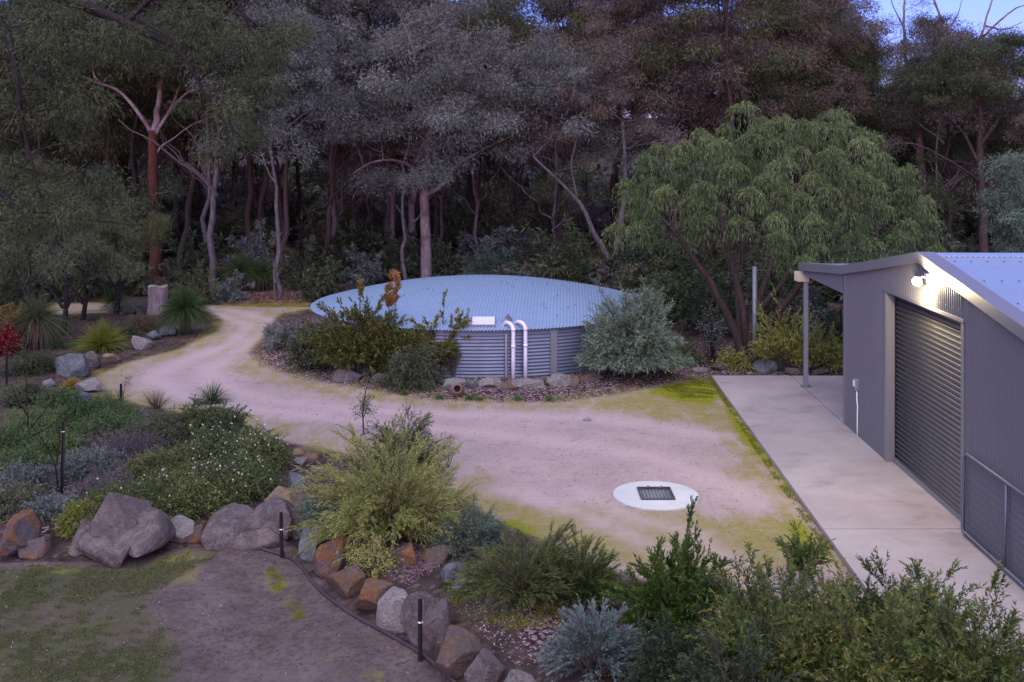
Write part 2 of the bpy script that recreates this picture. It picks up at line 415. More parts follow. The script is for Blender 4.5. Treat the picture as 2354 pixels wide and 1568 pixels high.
# far sandy track
far = np.maximum(polyline([(560, 603), (700, 600), (900, 600), (1150, 592), (1300, 593), (1420, 598)], .5), 0)
a_sand = np.maximum(a_sand, .8 * far)
att = dict(drive=a_drive, moss=a_moss, lush=a_lush, mulch=a_mulch, sand=a_sand, grass=a_grass, track=a_track)
nx, ny = len(xs), len(ys)
ii = np.arange(nx * ny).reshape(ny, nx)
F = np.stack([ii[:-1, :-1], ii[:-1, 1:], ii[1:, 1:], ii[1:, :-1]], -1).reshape(-1, 4)
is_dr = d_dr[F].mean(1) > -.1
def sub(F, name):
    u, inv = np.unique(F, return_inverse=True)
    V = np.stack([fx[u], fy[u], gz[u]], 1)
    return mesh_np(name, V, inv.reshape(F.shape), GM, True, {k: a[u] for k, a in att.items()})
# outer land as a coarse ring joined to the same sheet
part('ground', sub(F[~is_dr], 'ground'), kind='structure')
part('driveway', sub(F[is_dr], 'driveway'), kind='structure')
def patch(x0, x1, y0, y1, s):
    X, Yy = np.meshgrid(np.arange(x0, x1 + s * .5, s), np.arange(y0, y1 + s * .5, s)); a, c = X.shape
    V = np.stack([X.ravel(), Yy.ravel(), terrain(X.ravel(), Yy.ravel())], 1); i = np.arange(a * c).reshape(a, c)
    return V, np.stack([i[:-1, :-1], i[:-1, 1:], i[1:, 1:], i[1:, :-1]], -1).reshape(-1, 4)
yl = float(ys[-1]); xl, xr = float(xs[0]), float(xs[-1])
V, Fo = join([patch(-320, 320, yl - .1, yl + 560, 8), patch(-320, xl + .1, -80, yl, 6), patch(xr - .1, 320, -80, yl, 6), patch(xl, xr, -80, float(ys[0]) + .05, 4)])
V[:, 2] -= .03
part('terrain', mesh_np('terrain', V, Fo, GM, True, {k: np.zeros(len(V)) for k in att}), kind='structure')

# ------------------------------------------------------------------ shared hard materials
def zinc(name, col, rough=.38, metal=.75, streak=(1, 1, 1)):
    m, nt, b = new_mat(name, rough, .5, metal)
    co = coords(nt); n1 = noise(nt, coords(nt, 'Object', streak), 2.5, 5, .6); n2 = noise(nt, co, 28, 3)
    c = mix(nt, mth(nt, 'MULTIPLY', ramp(nt, n1, .4, .75), .3), col, tuple(k * .6 for k in col))
    c = mix(nt, mth(nt, 'MULTIPLY', ramp(nt, n2, .6, .8), .25), c, tuple(k * .7 for k in col))
    lk(nt, c, b.inputs['Base Color']); lk(nt, mth(nt, 'ADD', mth(nt, 'MULTIPLY', n1, .2), rough - .1), b.inputs['Roughness']); return m
M_TANKWALL = zinc('tank_zinc', (.15, .18, .24), .38, .35, (1, 1, .3))
M_TANKROOF = zinc('roof_zinc', (.34, .47, .60), .45, .4)
M_CLAD = paint('grey_cladding', (.145, .145, .16), .42, .15, .15, (.15, .15, .15))
M_TRIM = paint('grey_trim', (.19, .19, .20), .45, .1, .12)
M_DOOR = paint('door_grey', (.20, .20, .20), .38, .25, .12)
M_SHEDROOF = paint('pale_roof_sheet', (.32, .40, .50), .4, .35, .15, (.22, .26, .32))
M_GALV = zinc('galvanised', (.25, .27, .295), .5, .5)
M_STEEL = paint('dull_steel', (.09, .095, .105), .5, .4, .3)
M_PVC = paint('white_pipe', (.66, .66, .72), .35, 0, .15, (.4, .38, .36))
M_BLACK = paint('black_steel', (.012, .012, .014), .5, .2, .1)
M_GATE = zinc('gate_steel', (.15, .16, .19), .5, .5)
M_WHITE = paint('white_plastic', (.75, .75, .74), .4)
M_DARK = paint('dark_void', (.01, .01, .011), .9)
M_LAMPLIT = paint('lamplit_bracket', (.5, .46, .34), .6)  # lamp light on the post top put into the cream colour

def concrete(name, a, b_, stain):
    m, nt, b = new_mat(name, .85, .25)
    co = world_coords(nt); big = noise(nt, co, .8, 5, .6); st = noise(nt, world_coords(nt, (.9, 1.2, 1)), .9, 9, .72, .5); fine = noise(nt, co, 30, 5, .7)
    c = mix(nt, ramp(nt, big, .32, .68), a, b_)
    c = mix(nt, mth(nt, 'MULTIPLY', ramp(nt, st, .48, .72), .5), c, stain)
    c = mix(nt, mth(nt, 'MULTIPLY', ramp(nt, fine, .5, .75), .25), c, tuple(k * .6 for k in a))
    lk(nt, c, b.inputs['Base Color']); bump(nt, b, fine, .25, .006); return m
M_SLAB = concrete('slab_concrete', (.335, .295, .28), (.405, .36, .34), (.15, .115, .10))
M_COLLAR = concrete('collar_concrete', (.50, .53, .49), (.60, .62, .57), (.36, .36, .32))

# ------------------------------------------------------------------ concrete apron (panels with open joints)
WX = lambda y: 5.539 + .0267 * y                 # the shed wall on the ground
LX = lambda y: 4.04 + .035 * (y - 13.12)         # the apron's outer edge
apron = thing('concrete_apron', 'pale concrete apron of jointed panels along the grey shed', 'concrete apron', (0, 0, 0))
rows = [(23.74, 22.5), (22.5, 19.62), (19.62, 17.13), (17.13, 14.07), (14.07, 11.0), (11.0, 7.9)]
def panel(q, top=.055):
    m = MB(); c = np.mean(q, 0); g = .011
    q = [np.array(p) + g * np.sign(c - np.array(p)) for p in q]
    V = [(p[0], p[1], -.1) for p in q] + [(p[0], p[1], top) for p in q]
    m.add(V, [(3, 2, 1, 0), (4, 5, 6, 7)] + [(i, (i + 1) % 4, 4 + (i + 1) % 4, 4 + i) for i in range(4)])
    return m.mesh('slab_panel', M_SLAB, bevel=.005)
for a, b in rows:
    inner = (lambda y: WX(y) + (.0 if y > 19.6 else .16))
    x2 = [WX(b), WX(a)] if b >= 19.6 else [WX(b) + .18, WX(a) + .18]
    part('slab_panel', panel([(LX(b), b), (x2[0], b), (x2[1], a), (LX(a), a)]), apron)
for a, b in rows[:2]:
    for k in range(3):
        part('slab_panel', panel([(WX(b) + 2.9 * k, b), (WX(b) + 2.9 * (k + 1), b), (WX(a) + 2.9 * (k + 1), a), (WX(a) + 2.9 * k, a)], .053), apron)

# ------------------------------------------------------------------ water tank
TX, TY, TR, TE = -.76, 27.6, 4.25, 1.10
tank = thing('water_tank', 'low round corrugated steel water tank with a domed pale blue roof', 'water tank', (TX, TY, 0))
def th(px):
    lo, hi = -1.4, 1.4
    for _ in range(40):
        t = (lo + hi) / 2; v = CX + (TX + TR * math.sin(t)) / (TY - TR * math.cos(t)) * FV
        lo, hi = (t, hi) if v < px else (lo, t)
    return lo
def on_wall(t, r=0.0, z=0.0): return np.array([(TR + r) * math.sin(t), -(TR + r) * math.cos(t), z])
joints = [th(775), th(1012), th(1272), th(1420)]
edges = [-math.pi] + joints + [math.pi]
zz = np.linspace(-.05, TE + .05, int(1.2 / .076 * 7)); zr = .013 * np.sin(zz / .076 * 2 * np.pi)
for a, b in zip(edges[:-1], edges[1:]):
    n = max(8, int((b - a) / .035)); tt = np.linspace(a, b, n)
    A, Z = np.meshgrid(tt, zz); R = TR + np.repeat(zr[:, None], n, 1)
    V = np.stack([R * np.sin(A), -R * np.cos(A), Z], -1).reshape(-1, 3); i = np.arange(n * len(zz)).reshape(len(zz), n)
    Fq = np.stack([i[:-1, :-1], i[:-1, 1:], i[1:, 1:], i[1:, :-1]], -1).reshape(-1, 4)
    part('wall_sheet', mesh_np('wall_sheet', V, Fq, M_TANKWALL, True), tank)
def arc_box(t0, r, wid, z0, z1, thick):
    m = MB(); c = on_wall(t0, r, (z0 + z1) / 2); M_ = Matrix.Rotation(t0, 3, 'Z')
    return m.box(c, (wid, thick, z1 - z0), M_)
part('joint_strap', arc_box(th(1272), .018, .165, 0, TE - .03, .02).mesh('joint_strap', M_GALV, bevel=.004), tank)
part('joint_strap', arc_box(th(775), .018, .165, 0, TE - .03, .02).mesh('joint_strap', M_GALV, bevel=.004), tank)
part('post', arc_box(th(1162), .05, .05, 0, TE - .06, .05).mesh('post', M_GALV, bevel=.006), tank)
for px in (1098, 1211):
    m = MB()
    for k in range(26): m.box(on_wall(th(px), .016, .05 + k * .0395), (.016, .012, .016), Matrix.Rotation(th(px), 3, 'Z'))
    part('bolt_row', m.mesh('bolt_row', M_GALV), tank, kind='stuff')
# roof: corrugated sheets side by side, ribs running front to back
RR, RISE, RIB = TR + .11, .60, .05
def roof_z(x, y):
    r2 = (x * x + y * y) / RR ** 2
    return TE + .03 + RISE * (1 - np.minimum(r2, 1.0)) ** 1.0
n_sheet = 12; wsh = 2 * RR / n_sheet
for s in range(n_sheet):
    xa, xb = -RR + s * wsh, -RR + (s + 1) * wsh
    xx = np.linspace(max(xa, -RR + .004) - (0 if s == 0 else .015), min(xb, RR - .004), int(wsh / .076 * 8) + 1)
    half = np.sqrt(np.maximum(RR ** 2 - xx ** 2, 1e-4)); tv = np.linspace(-1, 1, 26)
    X = np.repeat(xx[None], 26, 0); Y = tv[:, None] * half[None]
    Z = roof_z(X, Y) + .0125 * np.sin(X / .076 * 2 * np.pi) + .001 * s % .002
    V = np.stack([X, Y, Z], -1).reshape(-1, 3); i = np.arange(26 * len(xx)).reshape(26, len(xx))
    Fq = np.stack([i[:-1, :-1], i[:-1, 1:], i[1:, 1:], i[1:, :-1]], -1).reshape(-1, 4)
    part('roof_sheet', mesh_np('roof_sheet', V, Fq, M_TANKROOF, True), tank, rot=(0, 0, -math.atan(RIB)))
# hatch on the roof, pipes with bends and their hood
hp = P(1111, 745, 23.62) - np.array([TX, TY, 0]); hz = float(roof_z(hp[0], hp[1]))
hatch = part('roof_hatch', MB().box((0, 0, .012), (.5, .40, .022)).box((0, 0, -.02), (.44, .34, .05)).mesh('roof_hatch', M_PVC, bevel=.008), tank, loc=(hp[0], hp[1], hz + .045), rot=(math.radians(15), 0, 0))
part('hatch_frame', MB().box((0, -.215, -.025), (.54, .02, .04)).box((0, .215, -.025), (.54, .02, .04)).mesh('hatch_frame', M_GALV), hatch)
for k, (px, dx) in enumerate(((1177, -.20), (1204, -.22))):
    t = th(px); b0 = on_wall(t, .13, -.05); top = 1.30 + .01 * k
    arc = [b0, b0 + (0, 0, .6), b0 + (0, 0, top - .12)]
    for q in np.linspace(0, 1, 7)[1:]:
        an = q * math.pi / 2
        arc.append(b0 + np.array([dx * .6 * (1 - math.cos(an)), .28 * (1 - math.cos(an)) * .5, top - .12 + .14 * math.sin(an)]))
    e = arc[-1]
    for q in (.4, .8, 1): arc.append(e + np.array([dx * .5 * q, .22 * q, -.10 * q * q]))
    p_ = part('inlet_pipe', MB().tube(arc, .043, 14).mesh('inlet_pipe', M_PVC, True), tank)
    m = MB()
    for z in (top - .14, top - .5): m.tube([b0 + (0, 0, z), b0 + (0, 0, z + .06)], .052, 14)
    part('pipe_collar', m.mesh('pipe_collar', M_PVC, True), p_)
r7 = np.random.default_rng(77); m = MB()
for k in range(60):
    x, y = r7.uniform(-3.6, 3.6), r7.uniform(-3.6, 2.5)
    if x * x + y * y < 16: m.box((x, y, float(roof_z(x, y)) + .016), (.035 * r7.uniform(.5, 1.6), .03, .006), Matrix.Rotation(r7.uniform(0, 3), 3, 'Z'))
part('roof_debris', m.mesh('roof_debris', M_DARK), tank, kind='stuff')
for px in (1177, 1204):
    for z in (.35, .85): part('pipe_bracket', MB().box(on_wall(th(px), .075, z), (.11, .13, .03), Matrix.Rotation(th(px), 3, 'Z')).mesh('pipe_bracket', M_GALV), tank)
hd = on_wall(th(1166), -.22, TE + .03)
part('inlet_hood', MB().prism([hd + (-.17, -.1, 0), hd + (.17, -.1, 0), hd + (.0, .02, .2)], (0, 0, 0), (0.05, .32, .06)).mesh('inlet_hood', M_GALV, bevel=.006), tank)

# ------------------------------------------------------------------ shed
SRZ = -math.atan(.0267)
shed = thing('shed', 'grey corrugated steel shed with a closed roller door and pale roof', 'shed', (6.06, 19.51, .03), SRZ)
APX, EAV, NEAR, FARY, FARZ, LEN = -3.96, 2.87, -7.95, 3.14, 2.60, 9.0
APZ = 3.49
def gz_(y):
    y = np.asarray(y, float)
    return np.where(y > 0, EAV + (FARZ - EAV) * y / FARY, np.where(y > APX, EAV + (APZ - EAV) * (-y) / (-APX), APZ + (EAV - APZ) * (APX - y) / (APX - NEAR)))
def clad(y0, y1, zlo, zhi, name='wall_cladding', xo=0.0):
    n = max(3, int((y1 - y0) / .076 * 8)); yy = np.linspace(y0, y1, n)
    lo = np.full(n, zlo) if np.isscalar(zlo) else zlo(yy); hi = zhi(yy) if callable(zhi) else np.full(n, zhi)
    zt = np.linspace(0, 1, 5)
    V = np.stack([np.repeat((xo + .016 * np.sin(yy / .076 * 2 * np.pi))[None], 5, 0), np.repeat(yy[None], 5, 0), lo[None] + (hi - lo)[None] * zt[:, None]], -1).reshape(-1, 3)
    i = np.arange(5 * n).reshape(5, n); Fq = np.stack([i[:-1, :-1], i[1:, :-1], i[1:, 1:], i[:-1, 1:]], -1).reshape(-1, 4)
    return mesh_np(name, V, Fq, M_CLAD, True)
D0, D1, DH = -2.36, -5.47, 2.73
under = lambda y: gz_(y) - .06
part('wall_cladding', clad(D0 + .02, 0, 0, under), shed)
part('wall_cladding', clad(D1 - .02, D0 + .02, DH + .01, under), shed)
part('wall_cladding', clad(NEAR, D1 - .02, 0, under), shed)
part('gable_infill', clad(.06, FARY - .06, 2.42, under, 'gable_infill'), shed)
part('infill_trim', MB().box((-.006, FARY / 2, 2.41), (.04, FARY - .02, .03)).mesh('infill_trim', M_TRIM), shed)
part('far_wall', MB().box((LEN / 2 + .03, -.01, 1.43), (LEN - .06, .04, 2.8)).mesh('far_wall', M_CLAD), shed)
part('near_wall', MB().box((LEN / 2 + .03, NEAR + .03, 1.43), (LEN - .06, .04, 2.8)).mesh('near_wall', M_CLAD), shed)
part('back_wall', MB().box((LEN, (NEAR) / 2, 1.43), (.04, -NEAR - .1, 2.8)).mesh('back_wall', M_CLAD), shed)
part('corner_trim', MB().box((-.012, -.035, 1.41), (.018, .10, 2.82)).box((.03, .022, 1.2), (.1, .018, 2.4)).mesh('corner_trim', M_TRIM, bevel=.003), shed)
# barge capping: face and top flange along the three slopes
def barge(ya, yb):
    m = MB(); za, zb = float(gz_(ya)), float(gz_(yb)); t = .034
    for (x0, x1, d0, d1) in ((-.075, -.05, -.125, t), (-.05, .17, .012, t)):
        prof = [(x0, ya, za + d0), (x1, ya, za + d0), (x1, ya, za + d1), (x0, ya, za + d1)]
        m.prism(prof, (0, ya, za), (0, yb, zb))
    m.prism([(-.052, ya, za - .125), (-.012, ya, za - .125), (-.012, ya, za - .112), (-.052, ya, za - .112)], (0, ya, za), (0, yb, zb))
    return m.mesh('barge_capping', M_TRIM)
part('barge_capping', barge(FARY + .03, .0), shed); part('barge_capping', barge(0.0, APX), shed); part('barge_capping', barge(APX, NEAR - .05), shed)
def rsheet(ya, yb, x0=.10, x1=LEN + .1):
    n = int((x1 - x0) / .076 * 8); xx = np.linspace(x0, x1, n); yy = np.linspace(ya, yb, 6)
    Z = gz_(yy)[:, None] + .0085 * np.sin(xx / .076 * 2 * np.pi)[None]
    V = np.stack([np.repeat(xx[None], 6, 0), np.repeat(yy[:, None], n, 1), Z], -1).reshape(-1, 3); i = np.arange(6 * n).reshape(6, n)
    return mesh_np('roof_sheet', V, np.stack([i[:-1, :-1], i[1:, :-1], i[1:, 1:], i[:-1, 1:]], -1).reshape(-1, 4), M_SHEDROOF, True)
k = 0
for x0 in np.arange(.10, LEN, .76 * 3):
    for ya, yb in ((APX - .0, NEAR - .06), (0.0, APX)):
        part('roof_sheet', rsheet(ya, yb, x0, min(x0 + .76 * 3 + .02, LEN + .1)), shed)
part('veranda_roof', rsheet(FARY + .06, .02), shed)
part('ridge_cap', MB().prism([(.1, APX - .16, APZ - .008), (.1, APX, APZ + .022), (.1, APX + .16, APZ - .008), (.1, APX + .16, APZ - .02), (.1, APX - .16, APZ - .02)], (0, 0, 0), (LEN, 0, 0)).mesh('ridge_cap', M_SHEDROOF), shed)
part('gutter', MB().box((LEN / 2, FARY + .10, FARZ - .06), (LEN + .1, .11, .13)).mesh('gutter', M_TRIM, bevel=.01), shed)
part('eave_beam', MB().box((LEN / 2, FARY - .02, FARZ - .12), (LEN, .06, .17)).mesh('eave_beam', M_GALV), shed)
for x in (.05, 3.0, 6.0):
    part('veranda_post', MB().box((x, FARY - .06, 1.23), (.09, .09, 2.44)).box((x, FARY - .06, .035), (.2, .16, .012)).mesh('veranda_post', M_GALV, bevel=.004), shed)
part('post_bracket', MB().box((-.02, FARY - .11, 2.33), (.26, .02, .17)).box((.12, FARY - .04, 2.37), (.16, .06, .12)).mesh('post_bracket', M_LAMPLIT, bevel=.004), shed)
part('post_bracket', MB().box((-.03, FARY - .03, 2.36), (.3, .02, .2)).mesh('post_bracket', M_LAMPLIT), shed)
# roller door of single slats
door = part('roller_door', MB().box((.16, (D0 + D1) / 2, DH / 2), (.02, D0 - D1, DH - .05)).mesh('roller_door', M_DARK), shed)
nsl = 35; sl = (DH - .10) / nsl
an = np.linspace(0, math.pi, 6); prof = [(.095 + .012 - .022 * math.sin(a), (1 - math.cos(a)) / 2 * sl * .94) for a in an]
ya, yb = D1 + .05, D0 - .05
V = np.array([(x, y, z) for y in (ya, yb) for x, z in prof] + [(x, y, z) for y in (ya, yb) for x, z in ((.13, sl * .94), (.13, 0))])
Fs = [(i, i + 1, 7 + i - 1, 6 + i) for i in range(5)]
sm = MB(); sm.add(V, Fs + [(5, 12, 14, 11)] + [(0, 6, 15, 13)]); slat_me = sm.mesh('slat', M_DOOR, False)
for p_ in slat_me.polygons: p_.use_smooth = True
for k in range(nsl): part('slat', slat_me, door, loc=(0, 0, .10 + k * sl))
part('bottom_rail', MB().box((.10, (D0 + D1) / 2, .055), (.04, D0 - D1 - .1, .085)).mesh('bottom_rail', M_DOOR, bevel=.006), door)
for y in (D0 + .0, D1 + .0):
    s_ = 1 if y == D0 else -1
    part('door_jamb', MB().box((.05, y - s_ * .02, DH / 2), (.135, .045, DH)).box((-.016, y + s_ * .035, DH / 2), (.016, .07, DH)).mesh('door_jamb', M_TRIM, bevel=.003), shed)
part('door_head', MB().box((.05, (D0 + D1) / 2, DH + .02), (.135, D0 - D1 + .09, .04)).box((-.024, (D0 + D1) / 2, DH + .035), (.02, D0 - D1 + .16, .05)).mesh('door_head', M_TRIM, bevel=.003), shed)
# fixings: screw rows of the cladding, the door frame and the roof
m = MB()
for z in (.25, 1.2, 2.2):
    for y in np.arange(NEAR + .15, -.1, .228):
        if D1 - .05 < y < D0 + .05: continue
        m.box((-.018, y, z), (.007, .014, .014))
for y in np.arange(D1 + .1, D0, .228): m.box((-.018, y, DH + .16), (.007, .014, .014))
part('cladding_screws', m.mesh('cladding_screws', M_GALV), shed, kind='stuff')
m = MB()
for y in (-4.4, -5.4, -6.4, -7.4):
    for x in np.arange(.3, LEN, .228): m.box((x, y, float(gz_(y)) + .012), (.02, .02, .008))
part('roof_screws', m.mesh('roof_screws', M_STEEL), shed, kind='stuff')
# power box and conduit
yb_ = 18.65 - 19.51
pb = part('power_box', MB().box((-.045, yb_, .93), (.075, .12, .2)).mesh('power_box', M_GALV, bevel=.012), shed)
part('box_cover', MB().box((-.088, yb_, .95), (.012, .085, .11)).mesh('box_cover', M_WHITE, bevel=.004), pb)
part('conduit', MB().tube([(-.03, yb_, .83), (-.035, yb_, .7), (-.03, yb_ - .03, .55), (-.03, yb_ - .02, .3), (-.025, yb_, .2), (-.025, yb_, 0)], .013, 8).mesh('conduit', M_WHITE, True), shed)
for y, z, w, h in ((-5.72, .98, .06, .22), (-6.12, 1.02, .16, .24)):
    pass
# floodlight on the gable
LY, LZ = -4.22, 3.11
LD = nrm(np.array([-.62, -.70, -.34])); LB = np.array([-.13, LY, LZ + .05]); la = lambda k: LB + LD * k
fl = part('floodlight', MB().box((-.03, LY, LZ + .06), (.03, .11, .13)).tube([(-.03, LY, LZ + .06), (-.09, LY, LZ + .08), tuple(la(.0))], .018, 8).mesh('floodlight', M_WHITE), shed)
part('lamp_head', MB().tube([la(-.01), la(.02), la(.09), la(.10)], [.028, .048, .07, .072], 18).mesh('lamp_head', M_WHITE, True), fl)
part('motion_sensor', MB().tube([(-.06, LY + .07, LZ + .05), (-.11, LY + .13, LZ + .03), (-.15, LY + .17, LZ + .0)], [.02, .034, .034], 10).mesh('motion_sensor', M_WHITE, True), fl)
me_, nt_, b_ = new_mat('lamp_glow', .3)
b_.inputs['Base Color'].default_value = (1, .9, .7, 1); b_.inputs['Emission Color'].default_value = (1, .87, .6, 1); b_.inputs['Emission Strength'].default_value = 45
part('lens', MB().tube([la(.099), la(.112), la(.125)], [.069, .06, .025], 18).mesh('lens', me_, True), fl)
ld = bpy.data.lights.new('lamp_bulb', 'POINT'); ld.energy = LAMP_W; ld.color = (1, .80, .48); ld.shadow_soft_size = .05
lo = bpy.data.objects.new('lamp_bulb', ld); COL.objects.link(lo); lo.parent = shed; lo.location = tuple(la(.20))

# ------------------------------------------------------------------ mesh gate resting along the wall
gate = thing('metal_gate', 'galvanised tube farm gate with wire mesh leaning on the grey shed wall', 'gate', (6.06, 19.51, .055), SRZ)
gy0, gy1, gz0, gz1, gx_ = -5.66, -9.3, .05, 1.06, -.085
r_ = .10
loop = [(gx_, gy1, gz0), (gx_, gy0 - .02, gz0), (gx_, gy0, gz0 + .03)]
loop += [(gx_ + .02, gy0, gz1 - r_)] + [(gx_ + .022, gy0 - r_ + r_ * math.cos(a), gz1 - r_ + r_ * math.sin(a)) for a in np.linspace(.3, 1.57, 5)] + [(gx_ + .022, gy1, gz1)]
part('frame', MB().tube(loop, .021, 10).mesh('frame', M_GATE, True), gate)
for y in (-6.92, -8.15): part('stile', MB().tube([(gx_, y, gz0), (gx_ + .02, y, gz1)], .017, 8).mesh('stile', M_GATE, True), gate)
for k in range(10):
    z = gz0 + .1 + k * .092
    part('wire', MB().tube([(gx_ + .02 * (z / gz1), gy0 - .005, z), (gx_ + .02 * (z / gz1), gy1, z)], .0032, 4).mesh('wire', M_GATE), gate)
for k in range(23):
    y = gy0 - .15 - k * .155
    part('wire', MB().tube([(gx_ + .004, y, gz0), (gx_ + .024, y, gz1)], .0032, 4).mesh('wire', M_GATE), gate)

# ------------------------------------------------------------------ drain with its concrete collar
dc = G(1507, 1141); drain = thing('drain_pit', 'round white concrete drain collar with a dark steel grate', 'drain', (dc[0], dc[1], .012))
RO, hx, hy, dz_ = .625, .245, .275, .022
nn = 72; an = np.arange(nn) * 2 * math.pi / nn
rect = []
for a in an:
    c, s = math.cos(a), math.sin(a); k = min(hx / abs(c) if abs(c) > 1e-6 else 9, hy / abs(s) if abs(s) > 1e-6 else 9); rect.append((c * k, s * k))
m = MB(); circ = [(RO * math.cos(a), RO * math.sin(a)) for a in an]
V = [(x, y, dz_) for x, y in rect] + [(x * .985, y * .985, dz_) for x, y in circ] + [(x, y, dz_ - .015) for x, y in circ] + [(x, y, -.05) for x, y in circ] + [(x, y, -.22) for x, y in rect]
Fd = []
for i in range(nn):
    j = (i + 1) % nn
    Fd += [(i, nn + i, nn + j, j), (nn + i, 2 * nn + i, 2 * nn + j, nn + j), (2 * nn + i, 3 * nn + i, 3 * nn + j, 2 * nn + j), (4 * nn + i, i, j, 4 * nn + j)]
m.add(V, Fd); part('collar', m.mesh('collar', M_COLLAR), drain)
part('shaded_pit_floor', MB().add([(-hx, -hy, -.15), (hx, -hy, -.15), (hx, hy, -.15), (-hx, hy, -.15)], [(0, 1, 2, 3)]).mesh('shaded_pit_floor', M_DARK), drain)  # floor coloured near-black for the shade down the pit
gr_ = part('grate', MB().box((0, -hy + .012, dz_ + .008), (2 * hx, .02, .03)).box((0, hy - .012, dz_ + .008), (2 * hx, .02, .03)).box((-hx + .01, 0, dz_ + .008), (.018, 2 * hy - .05, .03)).box((hx - .01, 0, dz_ + .008), (.018, 2 * hy - .05, .03)).mesh('grate', M_STEEL), drain)
for k in range(9):
    x0 = -hx + .05 + k * .049; pts = [(x0 + (.012 if q % 2 else -.012) * (1 if k % 2 else -1), -hy + .03 + q * (2 * hy - .06) / 8, dz_ + .01) for q in range(9)]
    part('bar', MB().tube(pts, .0055, 4).mesh('bar', M_STEEL), gr_)

# ------------------------------------------------------------------ rocks
_ico = {}
def ico(sub):
    if sub not in _ico:
        bm = bmesh.new(); bmesh.ops.create_icosphere(bm, subdivisions=sub, radius=1)
        V = np.array([v.co[:] for v in bm.verts]); F_ = np.array([[v.index for v in f.verts] for f in bm.faces]); bm.free(); _ico[sub] = (V, F_)
    return _ico[sub]
LUMPS = {101: [((-.1, .1, .12), (.72, .9, 1.0)), ((-.55, -.1, -.22), (.52, .8, .62)), ((.52, -.05, -.1), (.56, .85, .72)), ((.1, -.55, -.3), (.6, .5, .55))],
         104: [((-.35, 0, -.12), (.72, .95, .72)), ((.45, .15, .12), (.62, .8, .9)), ((.05, -.3, -.3), (.7, .6, .5))],
         100: [((-.2, 0, .05), (.85, .95, .95)), ((.6, 0, -.2), (.5, .8, .62))], 111: [((-.2, 0, 0), (.8, .9, .9)), ((.4, .1, -.05), (.65, .85, .85))]}
def rock_mesh(seed, size, mat, sub=4, cuts=11, rough=.035, name='boulder'):
    if seed in LUMPS:                                       # one boulder of several fractured shoulders
        Vs, o = [], 0
        for k, (c, sz) in enumerate(LUMPS[seed]):
            V, F_ = rock_shape(seed * 7 + k, sub - (0 if k < 1 else 1), cuts, rough); Vs.append((V * np.array(sz) + np.array(c), F_))
        V, F_ = join(Vs); V /= np.abs(V).max(0); V[:, 2] = np.maximum(V[:, 2], -.5)
    else: V, F_ = rock_shape(seed, sub, cuts, rough)
    return mesh_np(name, V * np.array(size), F_, mat, True)
def rock_shape(seed, sub, cuts, rough):
    r = np.random.default_rng(seed); V, F_ = ico(sub); V = V.copy()
    n = rdir(cuts, r); n[:, 2] = n[:, 2] * .8 + .1; n = nrm(n)
    for i in range(cuts):
        o = r.uniform(.42, .84); d = V @ n[i] - o; V -= n[i] * (np.maximum(d, 0) * .97)[:, None]
    nz = np.zeros(len(V))
    for k in range(14):
        f = rdir(1, r)[0] * r.uniform(2, 9) * (1 + k * .25); nz += np.sin(V @ f + r.uniform(0, 6.3)) / (1.2 + k * .5)
    V = V * (1 + rough * nz * .6)[:, None]
    V /= np.abs(V).max(0); V[:, 2] = np.maximum(V[:, 2], -.5)
    return V, F_
R_GREY = rockmat('rock_purple_grey', (.135, .112, .105), (.215, .18, .165), (.27, .235, .215))
R_PALE = rockmat('rock_pale', (0.262, 0.244, 0.224), (0.355, 0.323, 0.300), (0.412, 0.394, 0.360), .6)
R_BROWN = rockmat('rock_brown', (0.131, 0.104, 0.091), (0.178, 0.108, 0.058), (0.206, 0.173, 0.150))
R_RUST = rockmat('rock_rust', (0.140, 0.121, 0.113), (0.244, 0.118, 0.047), (0.206, 0.168, 0.145), .5)
R_BLUE = rockmat('rock_blue_grey', (0.121, 0.140, 0.145), (0.178, 0.202, 0.206), (0.234, 0.253, 0.248))
R_ORANGE = rockmat('rock_sandstone', (0.262, 0.173, 0.098), (0.337, 0.234, 0.140), (0.318, 0.271, 0.211))
